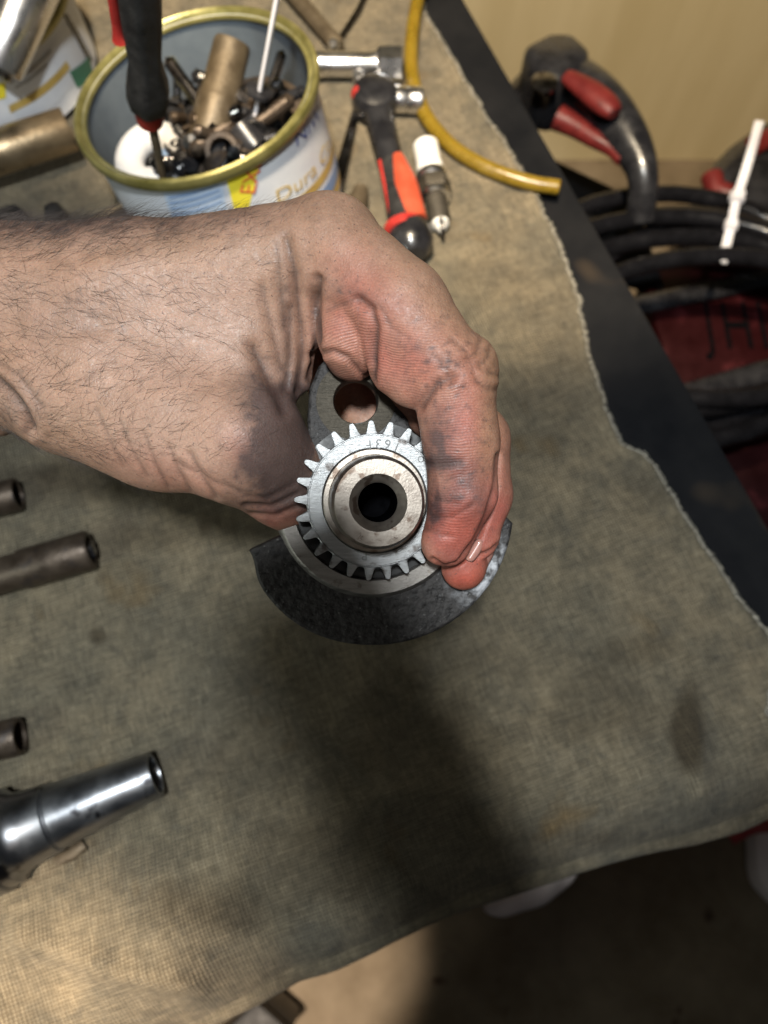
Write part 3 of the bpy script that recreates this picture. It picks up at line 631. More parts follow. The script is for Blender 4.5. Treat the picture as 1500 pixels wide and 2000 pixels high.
# friction-ridge phase on the pads
ridge = np.clip(blob(678, 660, 52, 78) + blob(780, 700, 72, 66, 45) + blob(885, 850, 52, 110) + .6 * blob(880, 1020, 45, 50), 0, 1)
phase = (PY + .0016 * (PX - 860) ** 2 * np.sign(PX - 700) * .6 + 5 * nz) / 5.6
hw = c2w(HV)
me = bpy.data.meshes.new("person"); me.from_pydata(hw.tolist(), [], HF.tolist()); me.update(); me.shade_smooth()
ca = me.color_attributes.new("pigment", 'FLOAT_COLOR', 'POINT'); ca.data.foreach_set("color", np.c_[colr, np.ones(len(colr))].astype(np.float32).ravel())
for nm, arr in (("ridge", ridge), ("phase", phase), ("grime_shade", np.clip(dirt_shade, 0, 1))):
    at_ = me.attributes.new(nm, 'FLOAT', 'POINT'); at_.data.foreach_set("value", arr.astype(np.float32))
def skin_mat():
    m = bpy.data.materials.new("skin"); m.use_nodes = True; nt = m.node_tree; N, L = nt.nodes, nt.links; b = N["Principled BSDF"]
    b.inputs["Subsurface Weight"].default_value = .22; b.inputs["Subsurface Radius"].default_value = (1, .35, .2); b.inputs["Subsurface Scale"].default_value = .0022
    at1 = N.new("ShaderNodeAttribute"); at1.attribute_name = "pigment"; ar = N.new("ShaderNodeAttribute"); ar.attribute_name = "ridge"
    ap = N.new("ShaderNodeAttribute"); ap.attribute_name = "phase"; tc = N.new("ShaderNodeTexCoord")
    def noise(s, d=4, r=.6):
        n_ = N.new("ShaderNodeTexNoise"); n_.inputs["Scale"].default_value = s; n_.inputs["Detail"].default_value = d; n_.inputs["Roughness"].default_value = r
        L.new(tc.outputs["Object"], n_.inputs["Vector"]); return n_.outputs[0]
    def mth(op, a, c):
        n_ = N.new("ShaderNodeMath"); n_.operation = op
        for i, x in enumerate((a, c)):
            if isinstance(x, (int, float)): n_.inputs[i].default_value = x
            else: L.new(x, n_.inputs[i])
        return n_.outputs[0]
    def rng_(i, a, c, lo, hi):
        n_ = N.new("ShaderNodeMapRange"); L.new(i, n_.inputs[0])
        for k, x in zip((1, 2, 3, 4), (a, c, lo, hi)): n_.inputs[k].default_value = x
        return n_.outputs[0]
    sn = mth('SINE', mth('MULTIPLY', ap.outputs["Fac"], 6.2832), 0); rid = mth('MULTIPLY', sn, ar.outputs["Fac"])
    mot = rng_(noise(160, 5, .7), .3, .7, .85, 1.13); grain = rng_(noise(1500, 2), .3, .7, .86, 1.1)
    f = mth('MULTIPLY', mot, grain); f = mth('MULTIPLY', f, rng_(rid, -1, 1, .74, 1.12))
    vm = N.new("ShaderNodeVectorMath"); vm.operation = 'SCALE'; L.new(at1.outputs["Color"], vm.inputs[0]); L.new(f, vm.inputs["Scale"])
    speck = rng_(noise(900, 2), .66, .72, 0, .7)
    mx = N.new("ShaderNodeMix"); mx.data_type = 'RGBA'; L.new(speck, mx.inputs[0]); L.new(vm.outputs[0], mx.inputs[6]); mx.inputs[7].default_value = (.10, .06, .05, 1)
    L.new(mx.outputs[2], b.inputs["Base Color"])
    L.new(rng_(noise(600, 3), .3, .7, .43, .68), b.inputs["Roughness"]); b.inputs["Specular IOR Level"].default_value = .5
    vo = N.new("ShaderNodeTexVoronoi"); vo.feature = 'DISTANCE_TO_EDGE'; vo.inputs["Scale"].default_value = 950; L.new(tc.outputs["Object"], vo.inputs["Vector"])
    vor = rng_(vo.outputs["Distance"], 0, .25, 0, 1)
    hgt = mth('ADD', mth('ADD', mth('MULTIPLY', vor, .5), mth('MULTIPLY', noise(700, 4, .7), 1.0)), mth('MULTIPLY', rid, .55))
    bp = N.new("ShaderNodeBump"); bp.inputs["Strength"].default_value = .42; bp.inputs["Distance"].default_value = .0002
    L.new(hgt, bp.inputs["Height"]); L.new(bp.outputs[0], b.inputs["Normal"])
    return m
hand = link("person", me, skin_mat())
tag(hand, "bare hairy left forearm and grease stained hand with fingers closed around the crankshaft", "person")
# hair on forearm and back of the hand
fc = HV[HF].mean(1); fpx = 750 - fc[:, 0] / fc[:, 2] * FPX; fpy = 1000 + fc[:, 1] / fc[:, 2] * FPX
fnn = HN[HF].mean(1); fnn /= np.linalg.norm(fnn, axis=1, keepdims=True); ffac = -(fnn * fc).sum(1) / np.linalg.norm(fc, axis=1)
dens = np.clip(1.15 - fpx / 560, .04, 1) * (fpx < 600) * (fc[:, 2] > -274) * (ffac > -.3)
dens *= np.where(fpy < 470, 2.6, 1) * np.where(fpy > 900, .15, 1) * np.where((fpx > 500) & (fpy > 650), .3, 1)
dens = dens / dens.sum(); pick = rng.choice(len(fc), 4200, p=dens)
TV, TF = [], []
for i in pick:
    p = fc[i] + rng.normal(0, .3, 3); nn = fnn[i]; px, py = fpx[i], fpy[i]
    base = np.array([.85, .35 if py < 520 else (-.25 if py < 700 else .38), 0]) + rng.normal(0, .38, 3)
    d = base - nn * (base @ nn); d /= np.linalg.norm(d) + 1e-6
    edge_ = py < 455
    ln = rng.uniform(3.5, 12) * (1.0 if px < 330 else .6); lift = rng.uniform(.10, .35) if not edge_ else rng.uniform(.25, .9)
    bend = rng.normal(0, .3, 3); pts = []
    for t in (0, .3, .65, 1):
        pts.append(c2w(p + d * ln * t + nn * (lift * ln * (t - .55 * t * t) - .05) + bend * ln * .35 * t * t))
    v_, f_ = sweep_vf(pts, lambda t: (.000037) * (1.05 - .75 * t), n=3, cap=False, off=len(TV)); TV += v_; TF += f_
hair = mesh("arm_hair", TV, TF, m_hair, hand); tag(hair, kind='stuff')
# fingernails
def nail(px, py, d, rx, ry, rot, tilt):
    c = cp(px, py, d); k = d / FPX; V, Fc = [], []; nu, nv = 9, 9
    for j in range(nv):
        for i in range(nu):
            a, b_ = i / (nu - 1) * 2 - 1, j / (nv - 1) * 2 - 1
            a2 = a * math.sqrt(1 - b_ * b_ * .35); x, y = a2 * rx * k, b_ * ry * k * math.sqrt(1 - a * a * .25); z_ = -1.3 * a * a
            x, z_ = x * math.cos(tilt) + z_ * math.sin(tilt), -x * math.sin(tilt) + z_ * math.cos(tilt)
            cr, sr = math.cos(math.radians(rot)), math.sin(math.radians(rot)); V.append(c2w(c + np.array([x * cr - y * sr, x * sr + y * cr, z_])))
    for j in range(nv - 1):
        for i in range(nu - 1): Fc.append((j * nu + i, j * nu + i + 1, (j + 1) * nu + i + 1, (j + 1) * nu + i))
    o = mesh("fingernail", V, Fc, m_nail, hand); s_ = o.modifiers.new("t", 'SOLIDIFY'); s_.thickness = .0005
nail(943, 1100, 245.4, 20, 30, -35, .5); nail(926, 1074, 238.0, 12, 24, -32, -.3)

# unseen phone slab behind the lens, tilted and sized to shade the cloth
PHR = math.radians(27)
def ph(x, y, z_): return c2w([6 + x * math.cos(PHR) - y * math.sin(PHR), x * math.sin(PHR) + y * math.cos(PHR), z_])
phone = thing("shade_phone", "unseen black phone slab behind the camera, tilted to shade the cloth", "phone", ph(-30, -40, 4))
outl = []
for cx_, cy_, a0 in ((-9, 40, 0), (-52, 40, 90), (-52, -110, 180), (-9, -110, 270)):
    for k in range(7): a_ = math.radians(a0 + 15 * k); outl.append((cx_ + 9 * math.cos(a_), cy_ + 9 * math.sin(a_)))
prism("shade_phone_body", [Vector(ph(x, y, 10)) for x, y in outl], .008, m_blkgl, phone, .0012, up=cd([0, 0, 1]))
keep(phone)

# ================================================================== PAINT CAN WITH TOOLS
CN = Vector((-.15, .075, 1)).normalized(); CC = Vector((-.11494, .39944, .09953)); CR, CHH = .0770, .086
def make_can(label, C, Nn, R, H):
    can = thing("paint_can", label, "paint can", C - Nn * H)
    def ring(nm, prof, mat, n=96): return lathe(nm, prof, C, Nn, mat, can, n=n, cap=False)
    ring("wall", [(R - .004, -.001), (R - .004, -H), (.0005, -H), (.0005, -H + .001), (R - .005, -H + .001), (R - .005, -.001)], m_label)
    ring("lining", [(R - .0051, -.002), (R - .0055, -H + .0015), (.0005, -H + .0015)], m_canin)
    ring("rim", [(R - .0045, -.006), (R - .001, -.006), (R, -.004), (R + .0004, -.001), (R - .0004, .0012), (R - .002, .002), (R - .0035, .0008), (R - .0042, -.0012), (R - .0055, -.0018), (R - .0066, -.0012), (R - .007, -.003), (R - .0058, -.0045)], m_rim)
    return can
can = make_can("white labelled paint can heaped with bolts and tools, standing just behind the wrist", CC, CN, CR, CHH)
ux, uy, _ = basis(CN)
def on_can(px, py, C=CC, Nn=CN, R=CR - .004):
    x, y, d = basis(Nn); r = Vector(ray(px, py)); o_ = Vector(C0) - C
    a = r - d * r.dot(d); b = o_ - d * o_.dot(d); A, B, Cc = a.dot(a), 2 * a.dot(b), b.dot(b) - R * R
    disc = max(B * B - 4 * A * Cc, 0); t = (-B - math.sqrt(disc)) / (2 * A); p = o_ + r * t
    return math.atan2(p.dot(y), p.dot(x)), p.dot(d)
def near(a, ref): return ref + (a - ref + math.pi) % (2 * math.pi) - math.pi
def can_pt(an, hh, C=CC, Nn=CN, R=CR - .004, e=.0003):
    x, y, d = basis(Nn); return C + d * hh + (x * math.cos(an) + y * math.sin(an)) * (R + e)
def patch(nm, quad, mat, parent, C=CC, Nn=CN, R=CR - .004, e=.0003, n=14, m=5):
    q_ = [list(on_can(px, py, C, Nn, R)) for px, py in quad]; V, Fc = [], []
    for v_ in q_[1:]: v_[0] = near(v_[0], q_[0][0])
    for j in range(m + 1):
        for i in range(n + 1):
            s, t = i / n, j / m
            a = [(1 - t) * ((1 - s) * q_[0][k] + s * q_[1][k]) + t * ((1 - s) * q_[3][k] + s * q_[2][k]) for k in (0, 1)]
            V.append(can_pt(a[0], min(a[1], -.0062), C, Nn, R, e))
    for j in range(m):
        for i in range(n): k = j * (n + 1) + i; Fc.append((k, k + 1, k + n + 2, k + n + 1))
    return mesh(nm, V, Fc, mat, parent)
def can_text(txt, p0, p1, size, mat, parent, C=CC, Nn=CN, R=CR - .004, spread=1.0):
    a0, h0 = on_can(*p0, C, Nn, R); a1, h1 = on_can(*p1, C, Nn, R); a1 = near(a1, a0)
    V, F_ = glyph(txt, size * 1000); V = V / 1000; wdt = V[:, 0].max() - V[:, 0].min(); Ltot = math.hypot((a1 - a0) * R, h1 - h0)
    dx, dy = (a1 - a0) * R / Ltot, (h1 - h0) / Ltot; sgn = 1
    cr = 1.0
    # glyph up direction: towards the rim when reading runs left to right
    ox, oy = (-dy, dx)
    if oy < 0 and abs(dx) > abs(dy): ox, oy = -ox, -oy
    PV = []
    for x, y, _ in V:
        s = (x - V[:, 0].min()) / wdt * Ltot; a = a0 + (dx * s + ox * y) / R; hh = h0 + dy * s + oy * y
        PV.append(can_pt(a, min(hh, -.0062), C, Nn, R, .0007))
    return mesh("lettering", PV, F_, mat, parent, smooth=False)
patch("label_panel", [(318, 372), (432, 343), (448, 440), (340, 440)], m_lpale, can)
for k in range(4): patch("print_line", [(330 + 2 * k, 383 + 11 * k), (425 + 3 * k, 357 + 11 * k), (426 + 3 * k, 360 + 11 * k), (331 + 2 * k, 387 + 11 * k)], m_lblue, can, e=.0006, m=1)
patch("label_panel", [(438, 335), (512, 290), (478, 432), (463, 432)], m_yel, can)
can_text("EXL", (484, 376), (500, 308), .014, m_lred, can)
can_text("NIW", (577, 273), (622, 218), .012, m_navy, can)
can_text("Dura Co", (540, 385), (640, 275), .013, m_gold, can)
patch("stripe", [(560, 400), (656, 262), (660, 278), (572, 412)], m_gold, can, m=3)
patch("stripe", [(596, 402), (664, 292), (668, 312), (618, 412)], m_lblue, can, m=3)
patch("stripe", [(630, 400), (669, 318), (672, 330), (648, 405)], m_gold, can, m=3)
keep(can)
# second can, upper left corner of the frame
C2 = Vector(at(-95, -6, .064)); N2 = Vector((-.05, .02, 1)).normalized()
can2 = make_can("paint can in the far left corner holding a shiny chrome cylinder", C2, N2, .0830, .060)
k2 = dict(C=C2, Nn=N2, R=.079)
patch("label_panel", [(20, 178), (112, 62), (150, 150), (40, 250)], m_label, can2, **k2)
for a, b in (((20, 158), (98, 95)), ((48, 158), (90, 122)), ((28, 168), (70, 140))): patch("print_line", [a, b, (b[0] + 2, b[1] + 5), (a[0] + 2, a[1] + 5)], m_grey, can2, e=.0006, m=1, **k2)
patch("print_line", [(16, 205), (128, 118), (136, 132), (20, 220)], m_gold, can2, e=.0006, m=1, **k2)
patch("label_panel", [(-12, 165), (9, 160), (11, 190), (-10, 195)], m_yel, can2, e=.0006, n=4, **k2)
patch("label_panel", [(134, 140), (172, 110), (182, 150), (150, 172)], m_green, can2, e=.0006, n=6, **k2)
patch("label_panel", [(190, 80), (205, 60), (215, 110), (196, 120)], m_green, can2, e=.0006, n=4, **k2)
patch("seam", [(122, 28), (130, 26), (180, 118), (172, 122)], m_blkgl, can2, e=.0005, n=3, **k2)
keep(can2)
a, b = at(75, -60, .10), at(-10, 130, .07); tube_r = pr(52, a)
t = thing("chrome_cylinder", "shiny chrome cylinder standing out of the far left paint can", "metal part", b)
lathe("barrel", [(tube_r * .6, 0), (tube_r * .95, 0), (tube_r, .002), (tube_r, .06), (tube_r * .92, .062), (tube_r * .92, .07), (tube_r, .072), (tube_r, (a - b).length)], b, a - b, m_chrome, t)
lathe("collar", [(tube_r * .5, -.004), (tube_r * .7, -.004), (tube_r * .7, .0005), (tube_r * .5, .0005)], b, a - b, m_tool, t); keep(t)

# contents of the near can
def inz(px, py, hh):                                              # point inside the can, hh below its rim plane
    r = Vector(ray(px, py)); o_ = CC + CN * hh; tt = (o_ - Vector(C0)).dot(CN) / r.dot(CN); return Vector(C0) + r * tt
a, m_, e_ = inz(268, -70, .115), inz(292, 222, .030), inz(320, 372, -.022)
e_ = inz(318, 345, -.012)
t = thing("screwdriver", "black and red handled screwdriver stuck upright in the near paint can", "screwdriver", e_)
d = (a - m_); hl = d.length; R0 = pr(46, a)
lathe("handle", [(.004, 0), (.0078, .001), (.0098, .004), (.0112, .012), (.0108, .020), (R0 * .80, .035), (R0 * .92, .055), (R0, .085), (R0 * .97, .115), (R0 * .86, .15), (.004, hl)], m_ + d.normalized() * .003, d, m_blk, t, n=32, wob=lambda a_: 1 + .05 * math.cos(6 * a_))
lathe("collar", [(.004, -.006), (.0072, -.0055), (.0078, -.002), (.0078, .003), (.006, .004)], m_, d, m_red, t, n=24)
sweep("shaft", [m_ + d.normalized() * .002, e_], pr(9, m_), m_tubebr, t)
dn = d.normalized(); vx = Vector(cd([1, 0, 0])); vx = (vx - dn * vx.dot(dn)).normalized(); vz = Vector(cd([0, 0, 1])); vz = (vz - dn * vz.dot(dn)).normalized()
pts = [m_ + dn * s - vx * (rr * .97) + vz * (rr * .25) for s, rr in ((.052, R0 * .88), (.06, R0 * .96), (.085, R0 * 1.0), (.12, R0), (.16, R0 * .9))]
sweep("grip_inlay", spline(pts, 4), lambda s: .0042 - .0018 * min(s * 4, 1), m_red, t, n=10); keep(t)
a, b = inz(455, 82, .004), inz(402, 292, -.030)
t = thing("tube_socket", "brown tubular box spanner leaning inside the near paint can", "tool", b); L_t = (a - b).length; d = a - b
lathe("barrel", [(.0105, -.0005), (.0128, 0), (.0132, .002), (.0132, L_t * .46), (.0125, L_t * .5), (.0118, L_t * .52), (.0114, L_t * .97), (.0105, L_t), (.008, L_t)], b, d, m_tubebr, t, n=28)
lathe("open_end", [(.0105, -.0007), (.0112, -.002), (.0112, .0005), (.0092, .0004), (.009, .012)], b, d, m_chrome, t, n=6, cap=False); 
lathe("socket_hole", [(.0088, .0015), (.0088, .0014), (.0001, .0013)], b, d, m_bore, t, n=24, cap=False); keep(t)
a, b = inz(548, -40, .055), inz(498, 228, -.018)
t = thing("nylon_rod", "white nylon strip standing in the right side of the near paint can", "cable tie", b)
sweep("strip", [b + (a - b) * s for s in (.0, .3, .6, 1)], pr(11, b), m_tie, t, n=12, flat=.45)
lathe("ring", [(.006, 0), (.0085, .0005), (.0085, .003), (.006, .0035)], b + (a - b) * .19, a - b, m_blkgl, t, n=20); keep(t)
c = inz(300, 312, -.030); R_w = pr(48, c)
t = thing("plastic_ring", "thick white plastic ring lying at the front inside the near paint can", "ring", c)
V, Fc = sweep_vf([c + Vector((math.cos(a_) * R_w, math.sin(a_) * R_w, .004 * math.sin(a_ + .6))) for a_ in np.linspace(0, 2 * math.pi, 41)[:-1]], .0095, n=16, closed=True)
mesh("ring_body", V, Fc, m_white, t)
lathe("clip", [(.0035, 0), (.005, .001), (.005, .006), (.0035, .007)], c + Vector((R_w * .7, -R_w * .5, .006)), (0.2, .1, 1), m_lblue, t, n=16); keep(t)
# hardware heap: bolts, nuts, sockets, each its own object
def proto_bolt(mat, nm="bolt", L1=.022, r=.0032):
    V, Fc = lathe_vf([(.0001, 0), (r * 1.75, 0), (r * 1.85, .0006), (r * 1.85, .0038), (r * 1.7, .0044)], (0, 0, 0), (0, 0, 1), 6); v1 = len(V)
    pro = [(r, .0044)] + [(r * (1 if k % 2 else .86), .006 + k * .0008) for k in range(int(L1 / .0008))] + [(.0001, .007 + L1)]
    v2, f2 = lathe_vf(pro, (0, 0, 0), (0, 0, 1), 12); return V + v2, Fc + [tuple(i + v1 for i in f) for f in f2]
mats = [m_tool, m_socket, m_chrome, m_blkgl]
pb = []
for k, (L1, r) in enumerate(((.018, .003), (.026, .0036), (.014, .0042))):
    V, Fc = proto_bolt(None, L1=L1, r=r); me_ = bpy.data.meshes.new("bolt"); me_.from_pydata([tuple(v) for v in V], [], Fc); me_.update()
    for m2 in (0,): pass
    pb.append(me_)
pn = []
for (r, ri, hh_, ns) in ((.0065, .0035, .005, 6), (.009, .006, .014, 24), (.010, .0045, .0014, 28)):
    V, Fc = lathe_vf([(ri, 0), (r * .94, 0), (r, .0006), (r, hh_ - .0006), (r * .94, hh_), (ri, hh_), (ri, 0)], (0, 0, 0), (0, 0, 1), ns)
    me_ = bpy.data.meshes.new("nut"); me_.from_pydata([tuple(v) for v in V], [], Fc); me_.update(); me_.shade_smooth(); me_.set_sharp_from_angle(angle=.6); pn.append(me_)
def with_mat(me_, mt):
    m2 = me_.copy(); m2.materials.append(mt); return m2
bank = {}
def spot_in_can():
    while True:
        px, py = random.uniform(300, 600), random.uniform(110, 340)
        hh = -.030 + .012 * (random.random() - .5) - .012 * (py < 190)
        p = inz(px, py, hh); q_ = p - CC; rad_ = (q_ - CN * q_.dot(CN)).length
        if rad_ < CR - .034 and not (px < 400 and py < 160) and not (px < 352 and py > 225): return p, px, py
for i in range(150):
    p, px, py = spot_in_can(); mt = random.choice([m_tool, m_socket, m_socket, m_blkgl, m_blkgl, m_blkgl, m_satin] if px < 480 else [m_blkgl, m_blkgl, m_blkgl, m_socket, m_tool])
    bolt = random.random() < .55; src = random.choice(pb if bolt else pn); kk = (src.name, mt.name)
    if kk not in bank: bank[kk] = with_mat(src, mt)
    nm = "bolt" if bolt else ("washer" if src is pn[2] else ("bush" if src is pn[1] else "nut"))
    o = bpy.data.objects.new(nm, bank[kk]); COL.objects.link(o); o.location = p
    o.rotation_euler = (random.uniform(.6, 2.4), random.uniform(-.6, .6), random.uniform(0, 6.28))
    s = random.uniform(.9, 1.35); o.scale = (s, s, s)
    look = {m_tool: "oily grey", m_socket: "brown", m_blkgl: "black", m_satin: "bright steel", m_chrome: "chrome"}[mt]
    form = {"bolt": "bolt", "nut": "hex nut", "washer": "flat washer", "bush": "short bush"}[nm]
    size = "large" if s > 1.2 else ("small" if s < 1.02 else "middle sized")
    place = "left of the brown tube" if px < 395 else ("under the brown tube" if px < 470 else ("below the white nylon strip" if px < 530 else "against the right wall"))
    lb = "%s %s %s %s inside the near paint can" % (size, look, form, place)
    tag(o, lb, nm, "%s %s %ss %s in the near paint can" % (size, look, form, place))
V, Fc = [], []
for r_ in np.linspace(0, CR - .006, 9):
    for k in range(48):
        an = k / 48 * 2 * math.pi; p = CC - CN * (.048 + .006 * math.sin(an * 3 + r_ * 90)) + (ux * math.cos(an) + uy * math.sin(an)) * max(r_, .0005); V.append(p)
for i in range(8):
    for k in range(48): j = (k + 1) % 48; Fc.append((i * 48 + k, i * 48 + j, (i + 1) * 48 + j, (i + 1) * 48 + k))
o = mesh("scrap_filings", V, Fc, m_socket); tag(o, "dark oily scrap under the bolts inside the near paint can", "scrap", kind='stuff')

# ================================================================== THINGS ON THE CLOTH
ZC = .003
def lying(px0, py0, px1, py1, r, z0=0, z1=0): return Vector(at(px0, py0, ZC + r + z0)), Vector(at(px1, py1, ZC + r + z1))
# bronze pipe, left
a, b = lying(-80, 322, 136, 252, .0148, .012, .010); d = b - a; l = d.length
t = thing("bronze_pipe", "bronze coloured pipe end lying left of the near paint can", "pipe", b)
lathe("pipe_wall", [(.0148, 0), (.0148, l - .001), (.0142, l), (.0125, l), (.0122, l - .03)], a, d, m_brown, t, cap=False); keep(t)
# chrome tool, lower left
a, b = lying(-150, 1702, 304, 1512, .0165); d = b - a; l = d.length; f = lambda px: (px + 150) / 454 * l
t = thing("shaft_tool", "polished tapered steel shaft with grooves lying at the lower left", "tool", b)
lathe("shaft_body", [(.024, 0), (.024, f(-10)), (.0246, f(2)), (.0242, f(20)), (.0215, f(26)), (.0205, f(34)), (.0196, f(40)), (.0186, f(60)), (.0178, f(98)), (.0162, f(100)), (.0162, f(104)), (.0170, f(107)), (.0158, f(150)), (.0122, f(296)), (.0117, f(304)), (.0098, f(304)), (.0094, f(296)), (.0090, f(270))], a, d, m_satin, t, n=64)
lathe("end_hole", [(.0093, f(292)), (.0001, f(290))], a, d, m_bore, t, cap=False)
lathe("ring", [(.0250, f(-30)), (.0262, f(-28)), (.0262, f(-6)), (.0250, f(-4))], a, d, m_satin, t, n=64)
p = at(140, 1668, ZC + .004)
sweep("clip", [p + Vector((-.008, -.004, -.001)), p, p + Vector((.006, .005, 0))], .0035, m_tubebr, t, flat=.5); keep(t)
# dark extension socket, middle left
a, b = lying(-60, 1142, 182, 1072, .0115); d = b - a; l = d.length
t = thing("socket_extension", "dark brown socket extension lying below the wrist at the left edge", "socket", b)
lathe("extension_body", [(.0108, 0), (.0108, l * .40), (.0118, l * .43), (.012, l * .96), (.0112, l * .985), (.0085, l * .985), (.0085, l * .95), (.0001, l * .95)], a, d, m_socket, t)
lathe("drive_square", [(.0055, l * .95), (.0055, l * 1.0), (.0048, l * 1.01), (.0001, l * 1.01)], a, d, m_tool, t, n=4); keep(t)
for (px0, py0, px1, py1, lb) in ((-70, 990, 36, 965, "short black socket poking in at the left edge below the wrist"), (-70, 1462, 40, 1437, "short black socket poking in at the left edge above the polished shaft")):
    a, b = lying(px0, py0, px1, py1, .0105); d = b - a; l = d.length
    t = thing("deep_socket", lb, "socket", b, "short black sockets along the left edge")
    lathe("socket_wall", [(.009, 0), (.0105, .002), (.0105, l - .002), (.0098, l), (.0078, l), (.0075, l - .012)], a, d, m_socket, t, cap=False)
    lathe("socket_floor", [(.0074, l - .011), (.0001, l - .0112)], a, d, m_bore, t, cap=False); keep(t)
# flat dark bar and pliers handles just behind the wrist
pts = [at(px, py, .046) for px, py in ((168, 428), (302, 361), (316, 368), (340, 440), (250, 470))]
t = thing("steel_bar", "dark steel bar lying between the wrist and the near paint can", "metal bar", pts[0])
prism("bar_body", pts, .042, m_socket, t, .0012)
prism("bar_edge", [at(px, py, .0475) for px, py in ((166, 430), (299, 361), (306, 364), (180, 434))], .0014, m_brown, t, .0003); keep(t)
t = thing("pliers", "dark pliers handles poking out from behind the wrist at the far left", "pliers", at(60, 440))
for p0, p1, r in (((100, 402), (150, 520), 20), ((15, 412), (60, 520), 30)):
    a, b = at(*p0, .014), at(*p1, .014); sweep("plier_handle", [a, a.lerp(b, .15), a.lerp(b, .5), b], lambda s, r=r, a=a: pr(r, a) * (.75 + .35 * min(s * 4, 1)), m_blk, t, flat=.6)
lathe("pivot", [(.006, 0), (.007, .001), (.007, .006), (.006, .007)], at(100, 560, .01), (0, 0, 1), m_tool, t, n=24); keep(t)
# spark plug spanner (chrome) and its bars
a, b = lying(620, 125, 786, 127, .0115); d = b - a; l = d.length
t = thing("plug_spanner", "chrome tubular spark plug spanner lying beside the paint can rim", "spanner", a)
lathe("spanner_tube", [(.0072, -.001), (.0092, 0), (.0096, .002), (.0090, .006), (.0088, l * .62), (.0100, l * .68), (.0100, l * .70)], a, d, m_chrome, t, n=32)
lathe("hex_end", [(.0100, l * .69), (.0128, l * .74), (.0128, l * .985), (.0120, l), (.0095, l), (.0093, l - .01), (.0001, l - .01)], a, d, m_chrome, t, n=6, cap=False)
p = at(700, 142, .013); lathe("cross_pin", [(.0042, -.012), (.0046, -.011), (.0046, .009), (.0036, .011)], p, Vector((.05, -1, .05)), m_chrome, t, n=20)
keep(t)
a, b = lying(556, -30, 662, 92, .0065); t = thing("tommy_bar", "dull steel bar lying diagonally at the top behind the can rim", "bar", b)
lathe("bar_body", [(.0062, 0), (.0062, (b - a).length - .008), (.0066, (b - a).length - .006), (.005, (b - a).length)], a, b - a, m_tubebr, t, n=20)
lathe("ball_end", [(.0001, -.0048), (.003, -.004), (.0045, -.001), (.0045, .001), (.003, .004), (.0001, .0048)], at(652, 88, .013), (0, 0, 1), m_chrome, t, n=20); keep(t)
a, b = lying(722, -30, 668, 70, .0022); o = sweep("thin_rod", [a, a.lerp(b, .5) + Vector((.002, 0, 0)), b], .0022, m_tool); tag(o, "thin grey rod lying at the top between the bar and the hose", "rod")
# ratchet
zr = .016
rp_ = [at(px, py, zr) for px, py in ((728, 168), (738, 215), (752, 270), (765, 318), (782, 380), (798, 445), (806, 492))]
t = thing("ratchet", "black ratchet wrench with orange and red grip lying beside the spark plug", "ratchet", rp_[3])
h0 = at(732, 186, zr + .002)
lathe("ratchet_head", [(.012, -.013), (.0165, -.011), (.0175, -.006), (.0175, .002), (.0155, .006), (.010, .0085), (.0001, .009)], h0, (0, 0, 1), m_blkgl, t, n=40)
lathe("button", [(.0045, 0), (.0052, .001), (.0048, .0055), (.003, .0068), (.0001, .007)], at(704, 186, zr + .003), Vector((-.8, 0, .5)), m_red, t, n=24)
sweep("shank", spline(rp_[:4], 5), lambda s: .0115 - .0022 * s, m_blkgl, t, flat=.75, up=(0, 0, 1))
sweep("grip", spline(rp_[3:6], 6), lambda s: .0092 + .0052 * s, m_blk, t, flat=.85, up=(0, 0, 1), n=20)
gr = spline([p + Vector((.004, .001, .0068)) for p in rp_[3:6]], 6)
sweep("grip_inlay", gr, lambda s: .0035 + .0052 * min(s * 2.2, 1), m_orange, t, flat=.7, up=(0, 0, 1))
gr = spline([p + Vector((-.0085, -.001, .003)) for p in rp_[3:6]], 6)
sweep("grip_inlay", gr, lambda s: .0015 + .003 * s, m_red, t, flat=.9)
lathe("band", [(.0130, -.004), (.0150, -.003), (.0150, .003), (.0130, .004)], at(792, 452, zr), rp_[6] - rp_[5], m_red, t, n=28)
lathe("end_cap", [(.0135, 0), (.0152, .004), (.0155, .012), (.0142, .019), (.009, .0245), (.0001, .026)], rp_[5] + Vector((0, 0, 0)), rp_[6] - rp_[5], m_blkgl, t, n=32)
keep(t)
a, b = Vector(at(764, 193, .0125)), Vector(at(827, 196, .0125)); l = (b - a).length
t = thing("ratchet_socket", "small chrome socket fitted to the side of the black ratchet head", "socket", b)
lathe("socket_wall", [(.0078, 0), (.0094, .001), (.0095, l * .45), (.0088, l * .5), (.0095, l * .55), (.0097, l - .002), (.0090, l), (.0068, l), (.0065, l - .01)], a, b - a, m_chrome, t, cap=False, n=32)
lathe("socket_floor", [(.0066, l - .008), (.0001, l - .008)], a, b - a, m_bore, t, cap=False); keep(t)
a, b = Vector(at(696, 210, .006)), Vector(at(650, 400, .006)); o = sweep("long_rod", [a, a.lerp(b, .5), b], lambda s: pr(9, a) * (.8 + .8 * s), m_tool, flat=.7)
tag(o, "grey steel rod lying between the paint can and the ratchet", "rod")
a, b = Vector(at(706, 366, .008)), Vector(at(690, 430, .008)); t = thing("wooden_peg", "small brown peg half hidden behind the knuckle", "peg", a)
lathe("peg_body", [(.003, 0), (.0052, .001), (.0075, .012), (.008, .03)], a, b - a, m_tubebr, t, n=20); keep(t)
